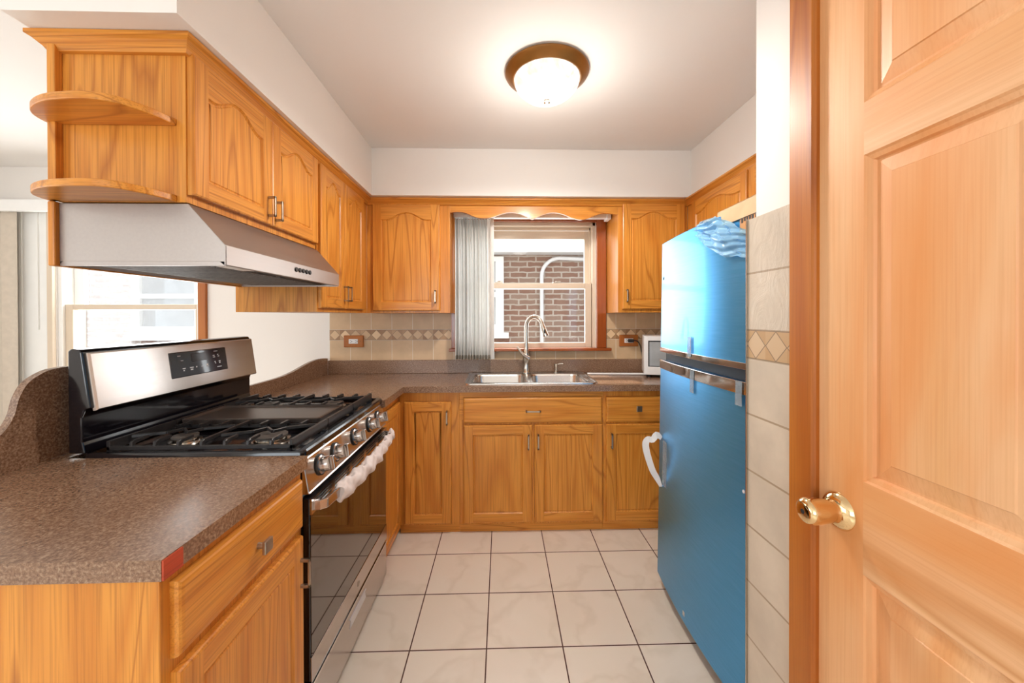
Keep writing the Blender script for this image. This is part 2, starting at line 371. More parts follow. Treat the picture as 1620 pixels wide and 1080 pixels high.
def inset(poly, d):
    n = len(poly); out = []
    for i in range(n):
        p0, p1, p2 = Vector(poly[i-1]), Vector(poly[i]), Vector(poly[(i+1) % n])
        a = (p1-p0); b = (p2-p1); a = a.normalized(); b = b.normalized()
        na = Vector((-a.y, a.x)); nb = Vector((-b.y, b.x)); m = na+nb
        m = m/max(m.length_squared/2, .35)*1.0
        q = p1+m*d; out.append((q.x, q.y))
    return out
def panel_door(parent, P, Wd, H, axis, st=.058, rl=.058, arch=0., th=.019, name='door'):
    """frame and panel cabinet door: routed outer edge, sticking groove, flat panel; arch > 0 gives the cathedral top rail"""
    mb = MB(); e = .006
    N = 24
    top = []
    for i in range(N+1):
        s = i/N; a = 0
        if arch:
            # eyebrow: flat shoulders, S-curve up to a crown
            k = min(1, max(0, (abs(s-.5)*2-.06)/.80)); a = arch*(.5+.5*math.cos(PI*k))-arch
        top.append((st+(Wd-2*st)*s, H-rl+a))
    inner = [(st, rl), (Wd-st, rl)]+top[::-1]
    # outer: back edge, side, rounded front edge
    def rect(d, w): return [P(d, d, w), P(Wd-d, d, w), P(Wd-d, H-d, w), P(d, H-d, w)]
    mb.loops([rect(0, 0), rect(0, th-e), rect(e*.35, th-e*.35), rect(e, th)], cap=False)
    f0 = len(mb.v)-4
    # front ring
    def q(a, b, c, d, mi): mb.add([P(*a, th), P(*b, th), P(*c, th), P(*d, th)], [(0, 1, 2, 3)], mi)
    q((e, e), (st, e), (st, H-e), (e, H-e), 0); q((Wd-st, e), (Wd-e, e), (Wd-e, H-e), (Wd-st, H-e), 0)
    q((st, e), (Wd-st, e), (Wd-st, rl), (st, rl), 1)
    for i in range(N): q(top[i], top[i+1], (top[i+1][0], H-e), (top[i][0], H-e), 1)
    L = []
    for d, w in ((0, th), (.003, th-.004), (.006, th-.007), (.010, th-.007), (.013, th-.0045)):
        L.append([P(a, b, w) for a, b in inset(inner, d)])
    mb.loops(L, cap=False)
    pl = inset(inner, .013)
    vs = [P(a, b, th-.0045) for a, b in pl]; n = len(pl)
    # panel fan as quads between bottom edge and top outline
    bot = [(pl[0][0]+(pl[1][0]-pl[0][0])*i/N, pl[0][1]) for i in range(N+1)]
    tp = pl[2:][::-1]
    for i in range(N):
        mb.add([P(*bot[i], th-.0045), P(*bot[i+1], th-.0045), P(*tp[i+1], th-.0045), P(*tp[i], th-.0045)], [(0, 1, 2, 3)], 0)
    mb.add(rect(0, 0), [(0, 3, 2, 1)], 0)
    return obj(name, mb, ['oak_z', 'oak_'+axis], parent)
def bar_pull(parent, P, u, v, L, vert=True, th=.009, out=.028, name='handle', base=.019):
    mb = MB(); h = L/2
    def bx(u0, u1, v0, v1, w0, w1): mb.box(u0, u1, v0, v1, w0, w1, P=P)
    if vert:
        bx(u-th/2, u+th/2, v-h, v+h, base+out-.006, base+out)
        for s in (-h, h-th): bx(u-th/2, u+th/2, v+s, v+s+th, base, base+out)
    else:
        bx(u-h, u+h, v-th/2, v+th/2, base+out-.006, base+out)
        for s in (-h, h-th): bx(u+s, u+s+th, v-th/2, v+th/2, base, base+out)
    return obj(name, mb, 'pewter', parent, bevel=.0012)
def sq_knob(parent, P, u, v, base=.019, s=.031):
    mb = MB(); mb.lathe([(.0075, base), (.0065, base+.018)], P(u, v, 0), ax=Vector(P(0, 0, 1))-Vector(P(0, 0, 0)), n=14)
    mb.box(u-s/2, u+s/2, v-s/2, v+s/2, base+.018, base+.027, P=P)
    return obj('knob', mb, 'pewter', parent, bevel=.002)
def drawer_front(parent, P, Wd, H, axis, name='drawer', th=.019):
    mb = MB()
    def rect(d, w): return [P(d, d, w), P(Wd-d, d, w), P(Wd-d, H-d, w), P(d, H-d, w)]
    mb.loops([rect(0, 0), rect(0, th-.010), rect(.002, th-.004), rect(.006, th-.001), rect(.012, th)])
    mb.add(rect(0, 0), [(0, 3, 2, 1)])
    return obj(name, mb, 'oak_'+axis, parent)

# ------------------------------------------------------------------ the setting
CZ = 2.44
XL, XR, YB, YF = -3.9, 1.62, 2.88, -3.1
struct('floor', MB().box(XL-.2, XR+.1, YF-.2, YB+.2, -.1, 0), 'floor')
struct('ceiling', MB().box(XL-.2, XR+.1, YF-.2, YB+.2, CZ, CZ+.1), 'ceiling')
# back wall with two window openings
KW = (-.31, .721, 1.085, 2.06); DW = (-3.27, -2.235, .85, 2.08)
def wall_xz(name, y0, y1, x0, x1, holes, mat):
    mb = MB(); xs = x0
    for (a, b, c, d) in sorted(holes):
        mb.box(xs, a, y0, y1, 0, CZ); mb.box(a, b, y0, y1, 0, c); mb.box(a, b, y0, y1, d, CZ); xs = b
    mb.box(xs, x1, y0, y1, 0, CZ); return struct(name, mb, mat)
wall_xz('wall_back', YB, YB+.2, XL-.2, XR+.1, [KW, DW], 'white_wall')
struct('wall_peninsula', MB().box(-1.39, -1.3735, .692, 2.879, 0, .94), 'white_wall')
struct('wall_right', MB().box(XR, XR+.1, .91, YB, 0, CZ), 'white_wall')
# closet wall on the right: end facing the fridge, opening for the pine door
mb = MB(); mb.box(.703, 1.62, .905, 1.03, 0, CZ); mb.box(.703, .80, .795, .905, 0, CZ); mb.box(.703, .80, -.04, .795, 2.045, CZ); mb.box(.703, .80, YF, -.04, 0, CZ)
struct('wall_closet', mb, 'white_wall')
mb = MB(); mb.box(.68, .7025, .84, 1.030, 0, 1.60)
struct('wall_tile_right', mb, 'tile_stub')
struct('trim_1', MB().box(.676, .7028, 1.0302, 1.034, 0, 1.602), 'nickel')
struct('wall_backsplash', MB().box(-1.285, -.36, 2.872, 2.8795, .90, 1.40).box(-.36, .80, 2.872, 2.8795, .90, 1.085).box(.80, XR, 2.872, 2.8795, .90, 1.40), 'tile_back')
# left and front walls with window openings
mb = MB(); mb.box(XL-.2, XL, YF-.2, -.9, 0, CZ).box(XL-.2, XL, -.9, 1.5, 0, .75).box(XL-.2, XL, -.9, 1.5, 2.15, CZ).box(XL-.2, XL, 1.5, YB, 0, CZ)
struct('wall_left', mb, 'white_wall')
wall_xz('wall_front', YF-.2, YF, XL-.2, .9, [(-3.0, -.2, .75, 2.25)], 'white_wall')
def plain_window(name, loc, axis, w, h, z0, nx):
    e = sstruct(name, loc); mb = MB(); t = .05
    def bx(u0, u1, v0, v1, d0=-.03, d1=.03):
        if axis == 'x': mb.box(loc[0]+u0, loc[0]+u1, loc[1]+d0, loc[1]+d1, v0, v1)
        else: mb.box(loc[0]+d0, loc[0]+d1, loc[1]+u0, loc[1]+u1, v0, v1)
    for i in range(nx+1):
        c = -w/2+w*i/nx; a = min(max(c-t/2, -w/2), w/2-t); bx(a, a+t, z0, z0+h)
    for v in (z0, z0+h/2-t/2, z0+h-t): bx(-w/2, w/2, v, v+t, -.025, .025)
    obj('window_frame', mb, 'white_vinyl', e)
    return e
plain_window('window_3', (XL-.05, .3, 0), 'y', 2.4, 1.4, .75, 3)
plain_window('window_4', (-1.6, YF-.05, 0), 'x', 2.8, 1.5, .75, 3)
# soffits over the cabinets
struct('wall_soffit_left', MB().box(-1.29, -.8447, 1.018, 2.879, 2.13, CZ-.001), 'white_wall')
struct('wall_soffit_back', MB().box(-.8446, 1.2651, 2.5035, 2.879, 2.13, CZ-.001), 'white_wall')
struct('wall_soffit_right', MB().box(1.2652, 1.619, 1.031, 2.879, 2.13, CZ-.001), 'white_wall')

# kitchen window
def sash(parent, name, x0, x1, z0, z1, y0, y1, gx0, gx1, gz0, gz1, mat='vinyl'):
    mb = MB(); mb.box(x0, gx0, y0, y1, z0, z1); mb.box(gx1, x1, y0, y1, z0, z1); mb.box(gx0, gx1, y0, y1, z0, gz0); mb.box(gx0, gx1, y0, y1, gz1, z1)
    s = obj(name, mb, mat, parent, bevel=.003)
    obj('glass_pane', MB().box(gx0, gx1, (y0+y1)/2-.002, (y0+y1)/2+.002, gz0, gz1), 'pane', s)
    return s
w1 = sstruct('window_1', (.205, 2.93, 1.085))
mb = MB(); x0, x1, z0, z1 = KW
mb.box(x0, x0+.022, 2.90, 3.02, z0, z1).box(x1-.022, x1, 2.90, 3.02, z0, z1).box(x0, x1, 2.90, 3.02, z1-.03, z1).box(x0, x1, 2.90, 3.02, z0, z0+.012)
mb.box(x0+.022, x0+.034, 2.965, 2.98, z0, z1).box(x1-.034, x1-.022, 2.965, 2.98, z0, z1).box(x0, x1, 2.965, 2.98, z1-.05, z1-.03)
obj('window_frame', mb, 'vinyl', w1, bevel=.002)
sash(w1, 'lower_sash', -.285, .695, 1.090, 1.594, 2.925, 2.960, -.24, .648, 1.134, 1.552)
sash(w1, 'upper_sash', -.285, .695, 1.552, 2.01, 2.985, 3.015, -.245, .655, 1.597, 1.945)
mb = MB()
for x in (-.02, .43): mb.box(x-.03, x+.03, 2.93, 2.965, 1.594, 1.604).lathe([(.012, 0), (.012, .008), (.002, .009)], (x, 2.947, 1.604), n=12).box(x-.004, x+.03, 2.940, 2.952, 1.608, 1.614)
obj('sash_lock', mb, 'pewter', w1)
cs = sstruct('trim_2', (.205, 2.86, 1.1))
mb = MB(); mb.box(-.377, -.305, 2.853, 2.879, 1.10, 2.12); obj('casing', mb, 'cherry', cs, bevel=.003)
mb = MB(); mb.box(.721, .793, 2.853, 2.879, 1.10, 2.12); obj('casing', mb, 'cherry', cs, bevel=.003)
mb = MB(); mb.box(-.305, .721, 2.853, 2.879, 2.05, 2.12); obj('head_casing', mb, 'cherry_x', cs, bevel=.003)
mb = MB(); mb.box(-.391, .823, 2.815, 2.925, 1.078, 1.100); obj('stool', mb, 'cherry_x', cs, bevel=.004)
# dining window and its trim
w2 = sstruct('window_2', (-2.75, 2.95, .85)); x0, x1, z0, z1 = DW
mb = MB(); mb.box(x0, x0+.03, 2.89, 3.03, z0, z1).box(x1-.03, x1, 2.89, 3.03, z0, z1).box(x0, x1, 2.89, 3.03, z1-.03, z1).box(x0, x1, 2.89, 3.03, z0, z0+.02)
obj('window_frame', mb, 'white_vinyl', w2, bevel=.002)
sash(w2, 'lower_sash', x0+.03, x1-.03, .87, 1.435, 2.91, 2.945, x0+.085, x1-.06, .93, 1.395, 'vinyl')
sash(w2, 'upper_sash', x0+.03, x1-.03, 1.395, 2.05, 2.97, 3.005, x0+.10, x1-.055, 1.435, 2.0, 'white_vinyl')
c2 = sstruct('trim_3', (-2.75, 2.87, .85))
obj('casing', MB().box(x1, x1+.055, 2.855, 2.879, .80, 2.14), 'casing', c2, bevel=.003)
obj('casing', MB().box(x0-.04, x0, 2.855, 2.879, .80, 2.14), 'vinyl', c2, bevel=.003)
obj('stool', MB().box(x0-.07, x1+.08, 2.83, 2.89, .80, .85), 'casing', c2, bevel=.003)
obj('jamb_panel', MB().box(-3.62, x0-.04, 2.865, 2.879, .3, 2.14).box(-3.50, -3.485, 2.855, 2.866, .3, 2.1).box(-3.385, -3.37, 2.855, 2.866, 1.25, 2.1), 'white_vinyl', c2)

# ------------------------------------------------------------------ neighbour's house seen through the windows
nb = thing('brick_house', (0, 4.75, 0), 'neighbouring red brick house wall with white fascia seen through the windows', 'building')
obj('brick_wall', MB().box(-7, 4, 4.75, 4.95, -.5, 2.11), 'brick', nb)
obj('fascia', MB().box(-7, 4, 4.55, 4.95, 2.11, 2.33), 'fascia', nb)
obj('roof_edge', MB().prism([(4.45, 2.33), (7, 2.9), (7, 3.0), (4.45, 2.42)], -7, 4, lambda p, q, a: (a, p, q)), 'fascia', nb)
for (a, b, c, d) in ((-.98, .028, 1.14, 2.08), (-4.47, -3.62, 1.13, 2.06)):
    mb = MB(); t = .10
    mb.box(a, a+t, 4.70, 4.752, c, d).box(b-t, b, 4.70, 4.752, c, d).box(a+t, b-t, 4.70, 4.752, c, c+t).box(a+t, b-t, 4.70, 4.752, d-.06, d).box(a+t, b-t, 4.715, 4.752, (c+d)/2-.03, (c+d)/2+.03).box(a-.06, b+.06, 4.67, 4.752, c-.07, c)
    wn = obj('window', mb, 'fascia', nb)
    obj('window_blind', MB().box(a+t, b-t, 4.742, 4.749, c+t, d-.06), 'gray_shade', wn)
struct('ground', MB().box(-8, 6, YB+.2, 9, -.6, -.45), 'ground')
pts = [(.50, 4.715, -.4), (.50, 4.715, 1.80)]+[(.50+.22*(1-math.cos(a)), 4.715, 1.84+.22*math.sin(a)) for a in [PI/2*i/8 for i in range(9)]]+[(1.6, 4.715, 2.03)]
tag(obj('conduit_pipe', MB().tube(pts, .024, 12), 'conduit', smooth=True), 'white conduit pipe bending along the brick wall outside the kitchen window', 'pipe')

# ------------------------------------------------------------------ pine door, casing
dr = sstruct('door_1', (.675, .795, .01))
P = lambda u, v, w: (.675-w, .795-u, .01+v)      # u from latch side towards the hinges
Wd, Hd = .825, 2.02
def pine_panel(mb, u0, u1, v0, v1):
    def rc(d, w): return [P(u0+d, v0+d, w), P(u1-d, v0+d, w), P(u1-d, v1-d, w), P(u0+d, v1-d, w)]
    mb.loops([rc(0, 0), rc(.004, -.003), rc(.012, -.006), rc(.015, -.011), rc(.019, -.011), rc(.046, -.005), rc(.0475, -.003)], mi=0)
mb = MB(); us = [0, .105, .36, .465, .72, .825]; vs = [0, .23, .842, 1.016, 1.625, 1.722, 1.93, 2.02]
rows = [(.23, .842), (1.016, 1.625), (1.722, 1.93)]
for a, b in ((0, .105), (.36, .465), (.72, .825)): mb.add([P(a, 0, 0), P(b, 0, 0), P(b, Hd, 0), P(a, Hd, 0)], [(0, 1, 2, 3)], 0)
for a, b in ((.105, .36), (.465, .72)):
    for c, d in ((0, .23), (.842, 1.016), (1.625, 1.722), (1.93, Hd)): mb.add([P(a, c, 0), P(b, c, 0), P(b, d, 0), P(a, d, 0)], [(0, 1, 2, 3)], 1)
    for c, d in rows: pine_panel(mb, a, b, c, d)
mb.add([P(0, 0, 0), P(0, Hd, 0), P(0, Hd, -.035), P(0, 0, -.035), P(Wd, 0, 0), P(Wd, Hd, 0), P(Wd, Hd, -.035), P(Wd, 0, -.035)], [(0, 1, 2, 3), (4, 7, 6, 5), (3, 2, 6, 7), (1, 5, 6, 2), (0, 3, 7, 4)])
obj('door_slab', mb, ['pine_z', 'pine_y'], dr)
kb = obj('door_knob', MB().lathe([(.001, .0735), (.012, .0735), (.0175, .0725), (.0215, .070), (.0245, .0655), (.0258, .060), (.0255, .054), (.0245, .044), (.0235, .034), (.0225, .026), (.0215, .020), (.0215, .0165), (.0225, .013)], (.675, .742, .945), ax=(-1, 0, 0), n=40), 'brass', dr, smooth=True, flat_angle=50)
obj('rosette', MB().lathe([(.0185, .014), (.024, .0125), (.031, .008), (.0355, .0035), (.037, 0)], (.675, .742, .945), ax=(-1, 0, 0), n=40), 'brass', kb, smooth=True)
obj('key_hole', MB().lathe([(.0001, .0742), (.0045, .0742), (.005, .0734)], (.675, .742, .945), ax=(-1, 0, 0), n=16), 'black_matte', kb)
ct = sstruct('trim_4', (.66, .83, 0))
mb = MB(); prof = [(.861, .702), (.861, .667), (.857, .663), (.794, .661), (.790, .664), (.788, .668), (.788, .702)]
mb.prism(prof, 0, 2.12, lambda p, q, a: (q, p, a)); obj('casing', mb, 'casing', ct)
obj('jamb', MB().box(.70, .80, .7955, .81, 0, 2.05), 'casing', ct)
obj('head_casing', MB().box(.663, .702, -.12, .7834, 2.045, 2.12), 'casing', ct)

# ------------------------------------------------------------------ base cabinets
def base_body(parent, x0, x1, y0, y1, z0=.055, z1=.876, toe=None, mat='oak_z'):
    mb = MB().box(x0, x1, y0, y1, z0, z1); o = obj('cabinet_box', mb, mat, parent, bevel=.0015)
    if toe: obj('toe_kick', MB().box(*toe), 'oak_y' if toe[1]-toe[0] < .1 else 'oak_x', parent)
    return o
# peninsula end cabinet (faces +X)
c = thing('base_cabinet', (-.98, .93, 0), 'oak base cabinet in the foreground, left of the range, drawer over door', 'cabinet')
base_body(c, -1.345, -.612, .692, 1.168, .10, .876)
obj('toe_kick', MB().box(-1.345, -.68, .71, 1.168, 0, .10), 'oak_y', c)
P = left_face(-.612, .712, .709); d = drawer_front(c, P, .438, .142, 'y'); sq_knob(d, P, .225, .072)
P = left_face(-.612, .712, .115); d = panel_door(c, P, .438, .568, 'y', st=.055, rl=.055); bar_pull(d, P, .418, .468, .085)
# narrow cabinet between range and corner
c = thing('base_cabinet', (-.96, 2.13, 0), 'narrow oak base cabinet between the range and the inside corner', 'cabinet')
base_body(c, -1.30, -.630, 1.945, 2.345, .055, .876, toe=(-1.3, -.66, 1.945, 2.36, 0, .055))
P = left_face(-.630, 1.955, .065); panel_door(c, P, .345, .76, 'y', st=.05, rl=.055)
# corner door cabinet
YFc = 2.345
c = thing('base_cabinet', (-.43, 2.6, 0), 'single door oak base cabinet in the corner, left of the sink cabinet', 'cabinet')
base_body(c, -.629, -.262, YFc, 2.86, .055, .876, toe=(-.629, -.262, 2.362, 2.85, 0, .055))
P = back_face(-.596, YFc, .068); d = panel_door(c, P, .285, .748, 'x', st=.056, rl=.056); bar_pull(d, P, .262, .655, .085)
# sink cabinet
c = thing('base_cabinet', (.19, 2.6, 0), 'double door oak base cabinet under the sink with a wide drawer front', 'cabinet')
base_body(c, -.2615, .6295, YFc, 2.86, .055, .70, toe=(-.2615, .6295, 2.362, 2.85, 0, .055))
obj('face_rail', MB().box(-.2615, .6295, YFc, YFc+.02, .70, .876), 'oak_x', c)
P = back_face(-.236, YFc, .682); d = drawer_front(c, P, .856, .158, 'x'); bar_pull(d, P, .428, .075, .092, vert=False)
P = back_face(-.236, YFc, .068); d = panel_door(c, P, .422, .602, 'x'); bar_pull(d, P, .398, .502, .092)
P = back_face(.200, YFc, .068); d = panel_door(c, P, .422, .602, 'x'); bar_pull(d, P, .022, .502, .092)
# right cabinet, partly behind the fridge
c = thing('base_cabinet', (.86, 2.6, 0), 'oak base cabinet right of the sink cabinet, partly hidden by the refrigerator', 'cabinet')
base_body(c, .630, 1.14, YFc, 2.86, .055, .876, toe=(.630, 1.14, 2.362, 2.85, 0, .055))
P = back_face(.646, YFc, .682); d = drawer_front(c, P, .40, .158, 'x'); sq_knob(d, P, .198, .086, s=.034)
P = back_face(.646, YFc, .068); d = panel_door(c, P, .40, .602, 'x'); bar_pull(d, P, .030, .502, .092)

# ------------------------------------------------------------------ countertops
c = thing('countertop', (-.98, .92, .876), 'brown speckled countertop in the foreground, left of the range', 'countertop')
obj('top_slab', MB().box(-1.365, -.593, .674, 1.1725, .8765, .914), 'granite', c)
struct('trim_6', MB().box(-1.349, -1.304, 1.173, 1.9415, .8765, .914), 'granite')
obj('exposed_edge', MB().box(-.5929, -.5895, .675, .716, .877, .9125), 'red_wood', c, label='bare red wood strip where the edge laminate is missing')
def ogee(poly_top, y0, y1, zb, x0, x1): 
    poly = [(y0, zb)]+poly_top+[(y1, zb)]; return MB().prism(poly, x0, x1, lambda p, q, a: (a, p, q))
def smooth_pts(pts, n=6):
    out = []
    for i in range(len(pts)-1):
        p0 = pts[max(i-1, 0)]; p1 = pts[i]; p2 = pts[i+1]; p3 = pts[min(i+2, len(pts)-1)]
        for k in range(n):
            t = k/n
            out.append(tuple(.5*(2*b+(cc-a)*t+(2*a-5*b+4*cc-d)*t*t+(3*b-a-3*cc+d)*t**3) for a, b, cc, d in zip(p0, p1, p2, p3)))
    return out+[pts[-1]]
top = smooth_pts([(.70, .955), (.90, .960), (1.00, .982), (1.058, 1.020), (1.086, 1.062), (1.099, 1.112), (1.122, 1.153), (1.164, 1.178), (1.20, 1.184)])
top = top+[(1.225, 1.185)]
obj('ogee_splash', ogee(top, .70, 1.225, .9142, -1.372, -1.350), 'granite', c)
c = thing('countertop', (.2, 2.6, .876), 'brown speckled countertop around the sink, running into the corner behind the range', 'countertop')
mb = MB(); hx0, hx1, hy0, hy1 = -.205, .575, 2.385, 2.80
mb.box(-1.31, -.593, 1.942, 2.858, .8765, .914)
mb.box(-.593, hx0, 2.31, 2.858, .8765, .914).box(hx1, 1.60, 2.31, 2.858, .8765, .914).box(hx0, hx1, 2.31, hy0, .8765, .914).box(hx0, hx1, hy1, 2.858, .8765, .914)
obj('top_slab', mb, 'granite', c)
obj('splash_ledge', MB().box(-1.29, 1.60, 2.852, 2.8715, .9142, 1.013), 'granite', c, bevel=.002)
top = smooth_pts([(1.942, .985), (2.15, .985), (2.28, .988), (2.40, 1.000), (2.52, 1.020), (2.62, 1.034), (2.72, 1.040), (2.80, 1.036), (2.852, 1.030)])
obj('ogee_splash', ogee(top, 1.942, 2.852, .9142, -1.31, -1.29), 'granite', c)

# ------------------------------------------------------------------ sink, faucet, dispenser
s = thing('kitchen_sink', (.19, 2.6, .914), 'stainless steel double bowl sink set in the countertop under the window', 'sink')
def rrect(x0, x1, y0, y1, r, z, n=6):
    out = []
    for cx, cy, a0 in ((x1-r, y0+r, -PI/2), (x1-r, y1-r, 0), (x0+r, y1-r, PI/2), (x0+r, y0+r, PI)):
        for k in range(n+1): a = a0+PI/2*k/n; out.append((cx+r*math.cos(a), cy+r*math.sin(a), z))
    return out
B = [(-.190, .166, 2.400, 2.755), (.200, .556, 2.400, 2.755)]
# deck with the two bowl openings cut out, raised rim
bm_d = MB(); z = .919
xs = [-.237, -.190, .166, .200, .556, .608]
bm_d.box(-.222, -.190, 2.367, 2.842, z-.003, z).box(.166, .200, 2.40, 2.755, z-.003, z).box(.556, .594, 2.367, 2.842, z-.003, z)
bm_d.box(-.190, .556, 2.367, 2.40, z-.003, z).box(-.190, .556, 2.755, 2.842, z-.003, z)
obj('sink_deck', bm_d, 'steel_sink', s)
L = [rrect(-.238, .610, 2.350, 2.850, .045, .9145), rrect(-.236, .608, 2.352, 2.848, .045, .921), rrect(-.226, .598, 2.362, 2.846, .04, .9225), rrect(-.218, .590, 2.371, 2.838, .035, .9195)]
obj('sink_rim', MB().loops(L, cap=False), 'steel_sink', s, smooth=True, flat_angle=60)
for (a, b, cc, d) in B:
    L = [rrect(a-.006, b+.006, cc-.006, d+.006, .062, .9200), rrect(a, b, cc, d, .058, .917), rrect(a+.006, b-.006, cc+.006, d-.006, .056, .905), rrect(a+.014, b-.014, cc+.014, d-.014, .055, .77), rrect(a+.03, b-.03, cc+.03, d-.03, .05, .745), rrect(a+.08, b-.08, cc+.08, d-.08, .04, .738)]
    bo = obj('sink_bowl', MB().loops(L), 'steel_sink', s, smooth=True, flat_angle=70)
    obj('drain', MB().lathe([(.001, .7395), (.03, .7395), (.042, .741), (.045, .7385)], ((a+b)/2, (cc+d)/2, 0), n=24), 'chrome', bo)
f = thing('kitchen_faucet', (.182, 2.80, .92), 'brushed nickel gooseneck pull-down faucet behind the sink', 'faucet')
fx, fy = .182, 2.80
obj('faucet_body', MB().lathe([(.031, .920), (.031, .926), (.027, .932), (.022, .960), (.019, .985), (.021, 1.01), (.026, 1.035), (.027, 1.055), (.022, 1.075), (.0165, 1.09), (.0155, 1.11)], (fx, fy, 0), n=28), 'nickel', f, smooth=True)
pts = [(fx, fy, 1.09), (fx, fy, 1.16), (fx, fy, 1.235)]
R = .066; dx, dy = .86, -.5
for i in range(1, 13):
    a = PI*.93*i/12; r = R*(1-math.cos(a)); pts.append((fx+dx*r, fy+dy*r, 1.255+R*1.22*math.sin(a)))
obj('gooseneck_spout', MB().tube(pts, [.0155]+[.0140]*(len(pts)-1), 14), 'nickel', f, smooth=True)
e = Vector(pts[-1]); dn = (Vector(pts[-1])-Vector(pts[-2])).normalized(); dn = (dn+Vector((.14, 0, -.2))).normalized()
sp = obj('spray_head', MB().tube([e-dn*.005, e+dn*.012, e+dn*.03, e+dn*.055, e+dn*.075, e+dn*.085], [.0145, .0165, .0175, .018, .0215, .020], 16), 'nickel', f, smooth=True)
obj('spray_button', MB().box(e.x+dn.x*.045-.006, e.x+dn.x*.045+.006, e.y+dn.y*.045-.024, e.y+dn.y*.045-.012, e.z+dn.z*.045-.014, e.z+dn.z*.045+.014), 'rubber', sp, bevel=.002)
obj('lever_handle', MB().tube([(fx+.016, fy-.024, 1.030), (fx-.006, fy-.032, 1.044), (fx-.03, fy-.034, 1.064), (fx-.055, fy-.034, 1.095), (fx-.07, fy-.034, 1.115)], [.017, .013, .010, .008, .0065], 12), 'nickel', f, smooth=True)
d = thing('soap_dispenser', (.403, 2.81, .92), 'short nickel soap dispenser pump right of the faucet', 'soap dispenser')
obj('pump_body', MB().lathe([(.018, .920), (.018, .926), (.0125, .931), (.0125, .968), (.0145, .971), (.0145, .985), (.006, .988)], (.403, 2.81, 0), n=20), 'nickel', d, smooth=True)
obj('pump_spout', MB().tube([(.405, 2.81, .980), (.425, 2.80, .986), (.447, 2.79, .990), (.452, 2.788, .986)], [.006, .005, .0042, .004], 10), 'nickel', d, smooth=True)

# ------------------------------------------------------------------ range
r = thing('gas_range', (-.93, 1.555, 0), 'black and stainless steel gas range standing between the two left countertops', 'range')
Y0, Y1 = 1.173, 1.938
mb = MB().box(-1.302, -.612, Y0, Y1, .03, .903)
obj('range_body', mb, 'black_enamel', r, bevel=.003)
for x in (-1.25, -.68):
    for y in (Y0+.06, Y1-.06): obj('leveling_foot', MB().lathe([(.022, 0), (.022, .01), (.012, .012), (.012, .032)], (x, y, 0), n=14), 'black_matte', r)
# cooktop with raised rim
mb = MB(); a = (-1.262, -.603, Y0-.001, Y1+.001)
L = [rrect(*a, .018, .903), rrect(*a, .018, .921), rrect(a[0]+.003, a[1]-.004, a[2]+.003, a[3]-.003, .016, .927), rrect(a[0]+.014, a[1]-.022, a[2]+.014, a[3]-.014, .014, .927), rrect(a[0]+.024, a[1]-.036, a[2]+.024, a[3]-.024, .014, .916)]
obj('cooktop', mb.loops(L), 'black_enamel', r, smooth=True, flat_angle=30)
# backguard: black housing with sloped stainless face
prof = [(-1.302, .9265), (-1.255, .9265), (-1.262, .96), (-1.262, 1.035), (-1.253, 1.058), (-1.238, 1.062), (-1.262, 1.232), (-1.268, 1.240), (-1.292, 1.243), (-1.302, 1.236)]
obj('backguard', MB().prism(prof, Y0+.001, Y1-.001, lambda p, q, aa: (p, aa, q)), 'black_enamel', r, bevel=.004, seg=3)
def BG(u, v, w):       # u along Y, v up the sloped face from its lower edge, w outwards
    t = Vector((-.024, 0, .170)).normalized(); nrm = Vector((.170, 0, .024)).normalized()
    p = Vector((-1.2385, 0, 1.060))+t*v+nrm*w; return (p.x, u, p.z)
bgp = obj('backguard_face', MB().loops([[BG(y, v, .001) for y, v in ((1.182, -.006), (1.932, -.006), (1.932, .170), (1.182, .170))], [BG(y, v, .010) for y, v in ((1.182, -.006), (1.932, -.006), (1.932, .170), (1.182, .170))], [BG(y, v, .014) for y, v in ((1.187, -.002), (1.928, -.002), (1.928, .166), (1.187, .166))]]), 'steel_y', r)
cp = obj('control_panel', MB().loops([[BG(y, v, .0142) for y, v in ((1.45, .044), (1.74, .044), (1.74, .142), (1.45, .142))], [BG(y, v, .0165) for y, v in ((1.452, .046), (1.738, .046), (1.738, .140), (1.452, .140))]]), 'panel_glass', bgp, bevel=.001)
obj('display_screen', MB().loops([[BG(y, v, .0166) for y, v in ((1.548, .098), (1.625, .098), (1.625, .130), (1.548, .130))], [BG(y, v, .0172) for y, v in ((1.549, .099), (1.624, .099), (1.624, .129), (1.549, .129))]]), 'display', bgp)
mb = MB()
for (y, v, w_, h_) in ((1.485, .125, .014, .003), (1.497, .106, .012, .003), (1.50, .074, .014, .004), (1.503, .066, .006, .005), (1.535, .074, .018, .004), (1.538, .066, .012, .005), (1.565, .073, .006, .005), (1.592, .073, .008, .003), (1.618, .076, .012, .004), (1.620, .069, .010, .004), (1.668, .128, .022, .003), (1.660, .110, .010, .004), (1.660, .103, .012, .004), (1.685, .112, .007, .004), (1.687, .105, .009, .004), (1.664, .083, .008, .004), (1.667, .077, .006, .004), (1.689, .083, .010, .004), (1.690, .076, .008, .005), (1.676, .060, .026, .003)):
    mb.loops([[BG(yy, vv, .01655) for yy, vv in ((y, v), (y+w_, v), (y+w_, v+h_), (y, v+h_))], [BG(yy, vv, .0169) for yy, vv in ((y, v), (y+w_, v), (y+w_, v+h_), (y, v+h_))]])
obj('printed_pattern', mb, 'mark', bgp)
